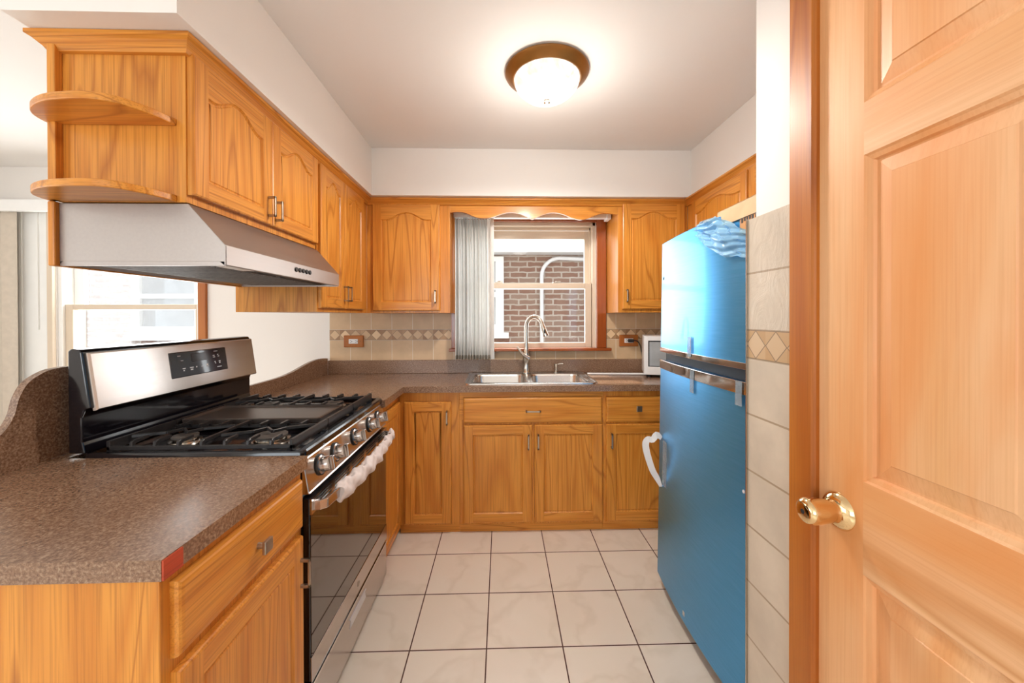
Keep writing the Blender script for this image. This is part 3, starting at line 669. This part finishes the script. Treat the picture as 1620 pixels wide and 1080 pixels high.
# grates and griddle
def grate(name, y0, y1, flip, label):
    mb = MB(); zt = .957; x0, x1 = -1.215, -.650; b = .011
    # outer frame: low side rails with raised ends
    mb.box(x0, x1, y0, y0+b, .928, .940).box(x0, x1, y1-b, y1, .928, .940)
    mb.box(x0, x0+b, y0, y1, .928, zt).box(x1-b, x1, y0, y1, .926, zt)
    for x in (x0, x1-.02):
        for y in (y0, y1-.02): mb.box(x, x+.02, y, y+.02, .9165, .932)
    # fingers rising from the side rails
    n = 8
    for i in range(1, n):
        x = x0+(x1-x0)*i/n
        for (ya, sg) in ((y0, 1), (y1, -1)):
            ln = .062 if i not in (4,) else (y1-y0)/2
            mb.prism([(0, .932), (.004, zt-.004), (.012, zt), (ln, zt), (ln, zt-.009), (.016, zt-.012), (.012, .932)], x-.0045, x+.0045, lambda p, q, aa, ya=ya, sg=sg: (aa, ya+sg*p, q))
    # zig-zag links around each burner
    yc = (y0+y1)/2
    for xc in (x0+(x1-x0)*.25, x0+(x1-x0)*.75):
        pts = [(xc-.125, yc-.055), (xc-.045, yc-.02), (xc-.02, yc+.02), (xc+.02, yc-.02), (xc+.045, yc+.02), (xc+.125, yc+.055)]
        for (pa, pb) in zip(pts, pts[1:]):
            d = Vector((pb[0]-pa[0], pb[1]-pa[1], 0)); nn = Vector((-d.y, d.x, 0)).normalized()*.0042
            vs = [Vector((*pa, 0))-nn, Vector((*pb, 0))-nn, Vector((*pb, 0))+nn, Vector((*pa, 0))+nn]
            mb.prism([(q.x, q.y) for q in vs], zt-.010, zt, lambda p, q, aa: (p, q, aa))
    return obj(name, mb, 'cast_iron', r, bevel=.0012, seg=1)
grate('grate', 1.197, 1.437, 1, '')
grate('grate', 1.677, 1.915, -1, '')
mb = MB(); L = [rrect(-1.195, -.690, 1.447, 1.667, .012, .930), rrect(-1.198, -.687, 1.444, 1.670, .014, .955), rrect(-1.192, -.693, 1.450, 1.664, .012, .957), rrect(-1.184, -.701, 1.458, 1.656, .010, .950)]
g = obj('griddle_plate', mb.loops(L), 'griddle', r, smooth=True, flat_angle=30, label='flat brown iron griddle plate over the middle burner')
obj('griddle_rail', MB().box(-.661, -.650, 1.440, 1.674, .926, .957).box(-.690, -.655, 1.445, 1.455, .932, .942).box(-.690, -.655, 1.658, 1.668, .932, .942), 'cast_iron', g, bevel=.0012, seg=1)
obj('griddle_rail', MB().box(-1.215, -1.205, 1.440, 1.674, .928, .957), 'cast_iron', g, bevel=.0012, seg=1)
for (x, y, rad) in ((-1.075, 1.317, .036), (-.79, 1.317, .05), (-1.075, 1.797, .036), (-.79, 1.797, .045), (-.93, 1.557, .04)):
    b = obj('burner', MB().lathe([(rad+.012, .9162), (rad+.01, .922), (rad-.004, .924), (rad-.004, .931)], (x, y, 0), n=28), 'nickel', r, smooth=True)
    obj('burner_cap', MB().lathe([(rad+.002, .931), (rad+.002, .937), (rad-.006, .940), (.001, .941)], (x, y, 0), n=28), 'burner_cap', b, smooth=True)
# front control panel with five knobs
prof = [(-.612, .792), (-.586, .795), (-.590, .80), (-.606, .895), (-.612, .903)]
obj('front_panel', MB().prism(prof, Y0, Y1, lambda p, q, aa: (p, aa, q)), 'steel_y', r, bevel=.002)
nrm = Vector((.095, 0, .016)).normalized()
for y in (1.265, 1.38, 1.555, 1.730, 1.845):
    c0 = Vector((-.598, y, .851))
    k = obj('control_knob', MB().lathe([(.030, .000), (.030, .006), (.0245, .008), (.0235, .030), (.0215, .034), (.001, .034)], c0, ax=nrm, n=30), 'steel_y', r, smooth=True, flat_angle=40)
    obj('knob_skirt', MB().lathe([(.034, .0), (.034, .004), (.030, .0045)], c0, ax=nrm, n=30), 'black_matte', k)
    t = Vector((-nrm.z, 0, nrm.x)); q = c0+nrm*.034; mb = MB()
    mb.box(0, .014, -.0065, .0065, -.0225, .0225, P=lambda a_, b_, c_: tuple(q+nrm*a_+Vector((0, 1, 0))*b_+t*c_)); obj('knob_grip', mb, 'steel_y', k, bevel=.002)
# oven door
od = obj('oven_door', MB().box(-.611, -.589, Y0+.003, Y1-.003, .216, .778), 'black_enamel', r, bevel=.003)
obj('oven_window', MB().box(-.5889, -.587, Y0+.006, Y1-.006, .292, .730), 'dark_glass', od)
mb = MB(); mb.box(-.5889, -.585, Y0+.003, Y1-.003, .217, .290); obj('door_base_trim', mb, 'steel_y', od, bevel=.001)
mb = MB(); mb.box(-.5889, -.583, Y0+.003, Y1-.003, .730, .741).box(-.5889, -.583, Y0+.003, Y1-.003, .769, .778).box(-.5889, -.583, Y0+.003, Y0+.03, .741, .769).box(-.5889, -.583, Y1-.03, Y1-.003, .741, .769)
for zz in (.749, .759): mb.box(-.5889, -.5835, Y0+.03, Y1-.03, zz, zz+.004)
for i in range(1, 5): yy = Y0+(Y1-Y0)*i/5; mb.box(-.5889, -.5833, yy-.012, yy+.012, .741, .769)
obj('vent_trim', mb, 'steel_y', od)
hp = [(-.585, Y0+.022, .752), (-.567, Y0+.024, .752), (-.553, Y0+.035, .752)]+[(-.553+.022*math.sin(PI*i/12), Y0+.035+(Y1-Y0-.07)*i/12, .752) for i in range(1, 12)]+[(-.553, Y1-.035, .752), (-.567, Y1-.024, .752), (-.585, Y1-.022, .752)]
obj('door_handle', MB().ribbon(hp, (0, 0, 1), .030, .012), 'steel_y', od, bevel=.003)
obj('emblem', MB().lathe([(.008, 0), (.011, .0008), (.0085, .0015)], (-.585, 1.555, .252), ax=(1, 0, 0), n=20).tube([(-.584, 1.548, .262), (-.584, 1.556, .255), (-.584, 1.553, .243), (-.584, 1.560, .240)], .0015, 6), 'pewter', od)
# storage drawer
dw = obj('storage_drawer', MB().box(-.611, -.587, Y0+.003, Y1-.003, .036, .208), 'steel_y', r, bevel=.003)
obj('drawer_lip', MB().box(-.5869, -.583, Y0+.004, Y1-.004, .200, .2075), 'chrome', dw)
obj('recessed_pull', MB().prism([(1.47, .135), (1.64, .135), (1.63, .168), (1.48, .168)], -.5869, -.5855, lambda p, q, aa: (aa, p, q)).box(-.5869, -.584, 1.47, 1.64, .168, .1715), 'mark', dw)
# foam wrap on the oven handle
mb = MB(); rings = []; n = 24; N = 110
for i in range(N+1):
    s = i/N; y = Y0+.105+s*(Y1-Y0-.13); x = -.553+.022*math.sin(PI*(y-Y0-.035)/(Y1-Y0-.07))
    bul = .75+.25*abs(math.sin(s*PI*6.5+.4*math.sin(9*s))); loose = 1.0 if s < .62 else .82
    ring = []
    for k in range(n):
        a = 2*PI*k/n; rr = 1.15*loose*bul*(1+.15*math.sin(3*a+s*40)+.09*math.sin(5*a-s*71)+.05*math.sin(2*a+s*150))
        ring.append((x+.018*rr*math.cos(a)+.002, y+.006*math.sin(2*a+s*30), .752-.006*loose+.029*rr*math.sin(a)))
    rings.append(ring)
mb.loops(rings, cap=True); mb.add(rings[0], [tuple(range(n))])
tag(obj('foam_wrap', mb, 'foam', smooth=True, flat_angle=50), 'crumpled white foam packing wrap around the oven door handle', 'packing wrap')

# ------------------------------------------------------------------ range hood
h = thing('range_hood', (-1.0, 1.5, 1.487), 'stainless steel range hood under the left wall cabinets', 'range hood')
prof = [(-1.262, 1.664), (-.902, 1.664), (-.797, 1.545), (-.797, 1.487), (-.803, 1.487), (-.815, 1.497), (-1.25, 1.497), (-1.262, 1.487)]
H0, H1 = 1.120, 1.885
obj('hood_underside', MB().box(-1.249, -.816, H0+.009, H1-.009, 1.4955, 1.4968), 'filter_mesh', h)
obj('hood_shell', MB().prism(prof, H0, H1, lambda p, q, a_: (p, a_, q)), 'steel_hood', h, bevel=.0015)
obj('side_lip', MB().box(-1.26, -.80, H0, H0+.008, 1.485, 1.4975), 'steel_hood', h); obj('side_lip', MB().box(-1.26, -.80, H1-.008, H1, 1.485, 1.4975), 'steel_hood', h)
obj('front_band', MB().box(-.7968, -.7955, H0+.003, H1-.003, 1.4885, 1.5435), 'steel_hood', h)
for y0_, y1_ in ((1.15, 1.49), (1.52, 1.86)):
    mb = MB().box(-1.2, -.87, y0_, y1_, 1.490, 1.4968)
    for i in range(14): yy = y0_+.02+(y1_-y0_-.04)*i/13; mb.box(-1.19, -.88, yy-.004, yy+.004, 1.4885, 1.491)
    obj('grease_filter', mb, 'filter_mesh', h)
obj('lamp_cover', MB().box(-.862, -.822, 1.17, 1.29, 1.4895, 1.4968), 'white_plastic', h, bevel=.002)
for i in range(5): obj('switch_button', MB().lathe([(.009, 0), (.009, .003), (.007, .004), (.001, .004)], (-.7955, 1.495+.026*i, 1.521), ax=(1, 0, 0), n=14), 'black_matte', h)

# ------------------------------------------------------------------ wall cabinets
XD = -.905
# over the range, with open curved end shelves
c = thing('wall_cabinet', (-1.09, 1.49, 1.667), 'oak wall cabinet over the range hood with arched doors and curved end shelves', 'cabinet')
obj('cabinet_box', MB().box(-1.264, XD, 1.118, 1.873, 1.667, 2.128), 'oak_z', c, bevel=.001)
obj('back_stile', MB().box(-1.268, -1.246, 1.098, 1.1179, 1.667, 2.128), 'oak_z', c, bevel=.002)
obj('hood_side_panel', MB().box(-1.282, -1.2622, 1.108, 1.885, 1.483, 1.6668), 'oak_z', c, bevel=.004)
for za in (1.667, 1.885):
    poly = smooth_pts([(-.930, 1.1178), (-.938, 1.085), (-.949, 1.050), (-.966, 1.022), (-.985, 1.000), (-1.015, .986), (-1.055, .981), (-1.10, .984), (-1.147, .992), (-1.19, 1.007), (-1.232, 1.030), (-1.262, 1.058), (-1.276, 1.088), (-1.280, 1.1178)], 3)
    o = MB().prism(poly, za, za+.020, lambda p, q, a_: (p, q, a_)); obj('end_shelf', o, 'oak_x', c, bevel=.003)
P = left_face(XD, 1.1225, 1.690); d = panel_door(c, P, .378, .408, 'y', arch=.045, st=.056, rl=.052); bar_pull(d, P, .352, .068, .078)
P = left_face(XD, 1.5005, 1.690); d = panel_door(c, P, .368, .408, 'y', arch=.045, st=.056, rl=.052); bar_pull(d, P, .020, .062, .078)
# tall cabinet between hood and corner
c = thing('wall_cabinet', (-1.09, 2.22, 1.362), 'tall oak wall cabinet with two arched doors, between range hood and corner', 'cabinet')
obj('cabinet_box', MB().box(-1.28, XD, 1.8865, 2.579, 1.362, 2.128), 'oak_z', c, bevel=.001)
obj('back_stile', MB().box(-1.295, -1.2802, 1.8865, 1.905, 1.362, 2.128), 'oak_z', c)
P = left_face(XD, 1.897, 1.382); d = panel_door(c, P, .288, .715, 'y', arch=.045, st=.056, rl=.052); bar_pull(d, P, .266, .085, .085)
P = left_face(XD, 2.188, 1.382); d = panel_door(c, P, .300, .715, 'y', arch=.045, st=.056, rl=.052); bar_pull(d, P, .026, .085, .085)
# corner cabinet on the back wall, left of the window
YU = 2.58
c = thing('wall_cabinet', (-.63, 2.73, 1.362), 'oak wall cabinet with one arched door, left of the kitchen window', 'cabinet')
obj('cabinet_box', MB().box(XD+.0005, -.347, YU, 2.871, 1.362, 2.128), 'oak_z', c, bevel=.001)
P = back_face(-.862, YU, 1.378); d = panel_door(c, P, .448, .715, 'x', arch=.048); bar_pull(d, P, .420, .092, .085)
# right of the window
c = thing('wall_cabinet', (1.04, 2.73, 1.362), 'oak wall cabinet with one arched door, right of the kitchen window', 'cabinet')
obj('cabinet_box', MB().box(.797, 1.2795, YU, 2.871, 1.362, 2.128), 'oak_z', c, bevel=.001)
P = back_face(.825, YU, 1.385); d = panel_door(c, P, .430, .722, 'x', arch=.048); bar_pull(d, P, .026, .092, .085)
# above the refrigerator
c = thing('wall_cabinet', (1.45, 2.0, 1.80), 'short oak wall cabinet above the refrigerator, facing the range', 'cabinet')
obj('cabinet_box', MB().box(1.28, 1.615, 1.29, 2.579, 1.80, 2.128), 'oak_z', c, bevel=.001)
P = right_face(1.28, 1.925, 1.815); panel_door(c, P, .565, .278, 'y', arch=.042, st=.05, rl=.05)
P = right_face(1.28, 1.345, 1.815); panel_door(c, P, .565, .278, 'y', arch=.042, st=.05, rl=.05)
# crown strip along the top of the cabinets
def crown_prof(): return [(0, 2.086), (.010, 2.088), (.016, 2.098), (.030, 2.112), (.040, 2.118), (.040, 2.1285), (0, 2.1285)]
def sweep(path, prof):      # profile (outwards, z) swept along a plan path with mitred corners, outwards = right of travel
    mb = MB(); rings = []; n = len(path)
    for i, p in enumerate(path):
        p = Vector(p); d1 = (p-Vector(path[i-1])).normalized() if i else None; d2 = (Vector(path[i+1])-p).normalized() if i < n-1 else None
        ns = [Vector((d.y, -d.x)) for d in (d1, d2) if d is not None]
        m = sum(ns, Vector((0, 0))); m = m/m.length_squared*len(ns) if len(ns) == 1 else m*2/m.length_squared
        rings.append([(p.x+m.x*q, p.y+m.y*q, z) for q, z in prof])
    k = len(prof); mb.add([v for r_ in rings for v in r_], [tuple(range(k)), tuple((n-1)*k+j for j in range(k))])
    for i in range(n-1):
        mb.f += [(i*k+j, i*k+(j+1) % k, (i+1)*k+(j+1) % k, (i+1)*k+j) for j in range(k)]
        mb.mi += [1 if abs(path[i][1]-path[i+1][1]) > .01 else 0]*k
    return mb
cr = struct('trim_5', sweep([(-1.266, 2.0), (-1.266, 1.1175), (XD+.0005, 1.1175), (XD+.0005, YU-.0005), (1.2795, YU-.0005), (1.2795, 1.035)], crown_prof()), ['oak_x', 'oak_y'])
# scalloped valance over the window
top = smooth_pts([(-.346, 2.040), (-.300, 2.047), (-.245, 2.040), (-.175, 2.012), (-.120, 2.003), (-.060, 2.012), (.010, 2.036), (.065, 2.045), (.125, 2.036), (.180, 2.014), (.212, 1.998), (.244, 2.014), (.30, 2.036), (.355, 2.045), (.42, 2.034), (.48, 2.010), (.540, 1.996), (.60, 2.010), (.665, 2.036), (.72, 2.042), (.7965, 2.034)], 5)
poly = top+[(.7965, 2.1275), (-.3465, 2.1275)]
tag(obj('valance_board', MB().prism(poly, 2.582, 2.601, lambda p, q, a_: (p, a_, q)), 'oak_x'), 'scalloped oak valance board spanning the top of the kitchen window', 'valance')

# ------------------------------------------------------------------ vertical blinds
b = thing('vertical_blind', (.2, 2.75, 2.06), 'white vertical blind pushed to the left side of the kitchen window', 'blind')
obj('head_rail', MB().box(-.342, .778, 2.725, 2.772, 2.046, 2.088), 'white_plastic', b, bevel=.003)
obj('end_bracket', MB().box(.760, .790, 2.71, 2.80, 2.036, 2.094), 'white_plastic', b, bevel=.004)
def vane(xc, yc, ang, w, z0, z1, mat, par, name='vane'):
    mb = MB(); n = 6; vs = []
    for zz in (z0, z1):
        for i in range(n+1):
            s = (i/n-.5)*w; bow = .013*(1-(2*i/n-1)**2)
            x = xc+s*math.cos(ang)-bow*math.sin(ang); y = yc+s*math.sin(ang)+bow*math.cos(ang)
            vs += [(x-.0006*math.sin(ang), y+.0006*math.cos(ang), zz), (x+.0006*math.sin(ang), y-.0006*math.cos(ang), zz)]
    m_ = 2*(n+1); fs = []
    for i in range(n): a = 2*i; fs += [(a, a+2, a+2+m_, a+m_), (a+1, a+1+m_, a+3+m_, a+3), (a, a+1, a+3, a+2), (a+m_, a+2+m_, a+3+m_, a+1+m_)]
    fs += [(0, m_, m_+1, 1), (m_-2, m_-1, 2*m_-1, 2*m_-2)]
    return obj(name, mb.add(vs, fs), mat, par, smooth=True)
for i in range(12):
    vn = vane(-.318+.0208*i, 2.748+.003*math.sin(i*2.1), math.radians(76+5*math.sin(i*1.7)), .088, 1.030+.002*math.sin(i*3), 2.044, 'blind', b)
    vane(-.318+.0208*i, 2.7475+.003*math.sin(i*2.1), math.radians(76+5*math.sin(i*1.7)), .0895, 1.029+.002*math.sin(i*3), 1.058, 'vane_hem', vn, 'bottom_hem')
vane(-.066, 2.720, math.radians(62), .05, 1.030, 2.044, 'blind', b)
dv = thing('vertical_blind', (-3.7, 2.78, 2.09), 'beige vertical blind and valance at the dining window, far left', 'blind')
obj('valance_strip', MB().box(-3.88, -2.15, 2.755, 2.775, 2.085, 2.165).box(-3.88, -2.15, 2.775, 2.84, 2.155, 2.165), 'white_plastic', dv)
for i in range(5):
    vane(-3.80+.075*i, 2.80, math.radians(12+16*(i % 2)), .088, .25, 2.10, 'beige_vane', dv)

# ------------------------------------------------------------------ refrigerator
R_ = thing('refrigerator', (1.15, 1.515, 0), 'two-door refrigerator covered in blue protective film, on the right', 'refrigerator')
FY0, FY1 = 1.170, 1.872
fc = (FY0+FY1)/2
def fx_at(y, off=0): s = (y-fc)/((FY1-FY0)/2); return .752+.022*s*s-off
def curved(y0, y1, z0, z1, off0, off1, n=24):
    poly = [(fx_at(y0+(y1-y0)*i/n, off1), y0+(y1-y0)*i/n) for i in range(n+1)]
    back = [(fx_at(y, off0) if off0 is not None else .83, y) for _, y in poly][::-1]
    return MB().prism(poly+back, z0, z1, lambda p, q, a_: (p, q, a_))
obj('cabinet_shell', MB().box(.836, 1.50, FY0+.006, FY1-.006, .03, 1.675), 'fridge_grey', R_, bevel=.004)
obj('gasket', MB().box(.831, .836, FY0+.012, FY1-.012, .07, 1.67), 'black_matte', R_)
ud = obj('freezer_door', curved(FY0, FY1, 1.160, 1.690, None, 0), 'film_blue', R_, bevel=.004, smooth=True)
ld = obj('fridge_door', curved(FY0, FY1, .055, 1.112, None, 0), 'film_blue', R_, bevel=.004, smooth=True)
obj('hinge_cover', MB().box(.80, .90, FY0+.02, FY0+.10, 1.690, 1.698), 'fridge_grey', R_, bevel=.004)
obj('trim_strip', curved(FY0+.001, FY1-.001, 1.156, 1.178, -.004, .0035), 'chrome', ud, bevel=.0015, smooth=True)
obj('trim_strip', curved(FY0+.001, FY1-.001, 1.074, 1.116, -.004, .0035), 'chrome', ld, bevel=.0015, smooth=True)
obj('handle_recess', MB().box(.80, .831, FY0+.004, FY1-.004, 1.112, 1.160), 'black_matte', R_)
obj('base_grille', MB().box(.80, .836, FY0+.01, FY1-.01, .012, .054), 'black_matte', R_)
for y in (FY0+.06, FY1-.06): obj('leveling_foot', MB().lathe([(.02, 0), (.02, .012), (.01, .014), (.01, .031)], (.87, y, 0), n=14), 'black_matte', R_)
mb = MB()
for i in range(3): mb.box(fx_at(1.84)-.0012, fx_at(1.84)+.002, 1.846-.013*i-.009, 1.846-.013*i, 1.508, 1.520).box(fx_at(1.84)-.0012, fx_at(1.84)+.002, 1.846-.013*i-.009, 1.846-.013*i-.006, 1.508, 1.524)
obj('logo_lettering', mb, 'black_matte', ud)
obj('round_sticker', MB().lathe([(.006, 0), (.006, .001), (.001, .0012)], (fx_at(1.2)-.0002, 1.205, .762), ax=(-1, 0, 0), n=14), 'mark', ld)
obj('energy_tag', MB().box(fx_at(1.52)-.001, fx_at(1.52)+.001, 1.545, 1.560, .085, .102), 'mark', ld)
def tape_on(parent, y, w, z0, z1): 
    return obj('tape_strip', MB().box(fx_at(y)-.0058, fx_at(y)-.005, y-w/2, y+w/2, z0, z1), 'tape', parent)
tape_on(ud, 1.53, .03, 1.165, 1.245); tape_on(ld, 1.505, .03, 1.022, 1.112); tape_on(ld, 1.228, .035, 1.035, 1.116)
# loose crumpled film at the top near corner
mb = MB(); ny, nz = 64, 48; vs = []; fs = []
rnd = random.Random(3); ph = [rnd.uniform(0, 6.28) for _ in range(12)]
def fold(x): return 1-abs(2*(x/6.283-math.floor(x/6.283))-1)      # crease-like wave 0..1
for j in range(nz+1):
    for i in range(ny+1):
        s, t = i/ny, j/nz; y = FY0+.004+.30*s; zb = 1.50+.13*s**1.2+.010*math.sin(7*s+ph[0]); zt = 1.600+.088*min(1, s/.55); z = zb+(zt-zb)*t
        d = .006+.020*fold(9*s+6*t+ph[1])*(.4+.6*fold(7*t-4*s+ph[2]))+.010*fold(19*s-15*t+ph[3])+.004*math.sin(31*t+17*s)
        d *= min(1, .35+3*min(s+.12, 1-s+.05, 1-t+.2))
        vs.append((fx_at(y)-.004-d, y+.008*math.sin(13*t+ph[5])*s, z+.008*fold(17*s+ph[6])*(1-t)))
for j in range(nz):
    for i in range(ny): a = j*(ny+1)+i; fs.append((a, a+1, a+ny+2, a+ny+1))
o = obj('loose_film', mb.add(vs, fs), 'loose_film', ud, smooth=True, flat_angle=75, label='crumpled loose corner of the blue film')
sm = o.modifiers.new('solid', 'SOLIDIFY'); sm.thickness = .0006
# paper strap taped to the lower door
cl = smooth_pts([(.764, .748), (.742, .764), (.722, .738), (.704, .742), (.690, .724), (.692, .690), (.706, .640), (.724, .590), (.744, .556), (.764, .515)], 4)
wid = [.018, .030, .024, .026, .030, .030, .029, .028, .026, .012]
lo, hi = [], []
for i, (x, z) in enumerate(cl):
    d = Vector(cl[min(i+1, len(cl)-1)])-Vector(cl[max(i-1, 0)]); d.normalize(); nn = Vector((-d.y, d.x)); q = min(i/4, 8.999); w_ = wid[int(q)]*(1-q % 1)+wid[int(q)+1]*(q % 1)
    z -= .012; yv = 1.832-.02*abs(i/len(cl)-.35)
    lo.append((x-nn.x*w_/2, yv+.004, z-nn.y*w_/2)); hi.append((x+nn.x*w_/2, yv-.004, z+nn.y*w_/2))
mb = MB(); n = len(cl)
mb.add(lo+hi, [(i, i+1, n+i+1, n+i) for i in range(n-1)])
o = obj('paper_strap', mb, 'paper', ld, label='white paper strap looped off the lower door edge'); sm = o.modifiers.new('solid', 'SOLIDIFY'); sm.thickness = .0012
obj('paper_tab', MB().box(fx_at(1.78)-.003, fx_at(1.78)-.0012, 1.755, 1.800, .522, .735), 'tape', ld)
R_.rotation_euler = (0, .016, 0)
# cardboard packing left over the top near corner of the refrigerator
bx = thing('packing_sheet', (.79, 1.21, 1.69), 'tan cardboard packing strip folded over the top edge of the refrigerator', 'packing material')
obj('sheet', MB().box(.7850, .7870, 1.128, 1.36, 1.656, 1.7115).box(.7850, .95, 1.128, 1.36, 1.7100, 1.7120), 'card', bx)
obj('curled_edge', MB().prism([(.7905-.013*math.sin(PI*i/14), 1.664+.0475*i/14) for i in range(15)]+[(.7922-.013*math.sin(PI*i/14), 1.664+.0475*i/14) for i in range(14, -1, -1)], 1.120, 1.1278, lambda p, q, a_: (p, a_, q)), 'white_plastic', bx)
kx = thing('corner_card', (.785, 1.2, 1.60), 'small orange printed cardboard piece on the top near corner of the refrigerator', 'packing material')
obj('card_face', MB().box(.7880, .7895, 1.160, 1.235, 1.600, 1.655), 'card_print', kx)
mb = MB()
for i in range(5): mb.box(.7873, .7879, 1.166+.013*i, 1.175+.013*i, 1.640+.004*(i % 2), 1.654)
obj('lettering', mb, 'black_matte', kx)

# ------------------------------------------------------------------ counter items and outlets
m = thing('microwave_oven', (.985, 2.60, .914), 'white and black microwave on the counter, half hidden by the refrigerator', 'microwave')
obj('case', MB().box(.985, 1.44, 2.60, 2.84, .932, 1.200), 'white_plastic', m, bevel=.004)
obj('door_glass', MB().box(1.020, 1.30, 2.5955, 2.5998, .995, 1.160), 'painted_reflection', m)
obj('door_surround', MB().box(1.012, 1.30, 2.5965, 2.5999, .99, 1.168), 'black_matte', m)
obj('front_frame', MB().box(.986, 1.012, 2.592, 2.5998, .934, 1.198).box(1.012, 1.43, 2.592, 2.5998, .934, .990).box(1.012, 1.43, 2.592, 2.5998, 1.168, 1.198).box(1.30, 1.43, 2.592, 2.5998, .99, 1.168), 'white_plastic', m, bevel=.002)
for x in (1.02, 1.40):
    for y in (2.63, 2.81): obj('foot', MB().lathe([(.012, .9145), (.012, .933)], (x, y, 0), n=12), 'black_matte', m)
m.rotation_euler = (0, 0, math.radians(-17))
def outlet(xc, zc, label):
    o = thing('wall_outlet', (xc, 2.87, zc), label, 'outlet')
    obj('cover_plate', MB().box(xc-.072, xc+.072, 2.858, 2.8718, zc-.044, zc+.044), 'casing', o, bevel=.004)
    rc = obj('receptacle', MB().box(xc-.034, xc+.034, 2.855, 2.8585, zc-.017, zc+.017), 'white_plastic', o, bevel=.002)
    mb = MB()
    for s in (-1, 1):
        cx = xc+s*.019
        mb.box(cx-.006, cx+.004, 2.8542, 2.8552, zc+.005, zc+.0075).box(cx-.006, cx+.004, 2.8542, 2.8552, zc-.0075, zc-.005).lathe([(.003, 0), (.003, .001), (.0001, .001)], (cx+.009, 2.8552, zc), ax=(0, -1, 0), n=10)
    obj('slots', mb, 'black_matte', rc)
    for s in (-1, 1): obj('screw', MB().lathe([(.004, 0), (.004, .001), (.0001, .0015)], (xc+s*.052, 2.858, zc), ax=(0, -1, 0), n=10), 'bronze', o)
    return o
outlet(-1.104, 1.155, 'oak outlet plate with white receptacle on the left backsplash')
outlet(.966, 1.152, 'oak outlet plate with a plug in it, right of the window')
pc = thing('power_cord', (.975, 2.85, 1.152), 'dark power cord plugged into the right outlet, hanging behind the microwave', 'cord')
obj('plug', MB().box(.955, .995, 2.822, 2.854, 1.140, 1.164), 'rubber', pc, bevel=.005)
obj('cable', MB().tube(smooth_pts([(.99, 2.838, 1.155), (1.02, 2.832, 1.150), (1.045, 2.835, 1.115), (1.06, 2.842, 1.05), (1.075, 2.845, .98), (1.10, 2.845, .93), (1.14, 2.845, .9195)], 5), .004, 8), 'rubber', pc, smooth=True)
wd = thing('blind_wand', (.78, 2.72, .92), 'long white plastic rod lying on the counter right of the sink', 'rod')
obj('rod', MB().tube([(.62, 2.735, .9215), (1.04, 2.70, .9215)], .007, 10), 'white_plastic', wd, smooth=True)
obj('end_fitting', MB().tube([(1.04, 2.70, .9225), (1.075, 2.697, .9225)], .0085, 10), 'nickel', wd, smooth=True)

# ------------------------------------------------------------------ ceiling lamp
lx, ly = .207, 1.715
l = thing('ceiling_light', (lx, ly, CZ), 'flush ceiling light with bronze ring and frosted glass dome', 'ceiling lamp')
obj('bronze_ring', MB().lathe([(.182, CZ-.0005), (.1875, CZ-.005), (.188, CZ-.010), (.185, CZ-.015), (.172, CZ-.024), (.160, CZ-.033), (.153, CZ-.037), (.148, CZ-.036), (.148, CZ-.02)], (lx, ly, 0), n=72), 'bronze', l, smooth=True)
pf = [(.1475, CZ-.030)]+[(.1475*math.cos(a), CZ-.034-.096*math.sin(a)) for a in [PI/2*i/14 for i in range(15)]]
gd = obj('glass_dome', MB().lathe(pf, (lx, ly, 0), n=64), 'alabaster', l, smooth=True, flat_angle=60)
obj('finial', MB().lathe([(.001, CZ-.146), (.009, CZ-.145), (.0145, CZ-.140), (.0135, CZ-.134), (.016, CZ-.128)], (lx, ly, 0), n=20), 'nickel', l, smooth=True)
pl = bpy.data.lights.new('ceiling_light_bulb', 'SPOT'); pl.energy = 22; pl.shadow_soft_size = .06; pl.color = (1, .95, .89); pl.spot_size = math.radians(178); pl.spot_blend = .35
po = bpy.data.objects.new('ceiling_light_bulb', pl); COL.objects.link(po); po.location = (lx, ly, CZ-.21)
pg = bpy.data.lights.new('ceiling_fill_light', 'POINT'); pg.energy = 3.8; pg.shadow_soft_size = .12; pg.color = (1, .95, .88)  # extra unseen point light under the lamp, added to brighten ceiling and soffits
pq = bpy.data.objects.new('ceiling_fill_light', pg); COL.objects.link(pq); pq.location = (lx, ly, CZ-.29)
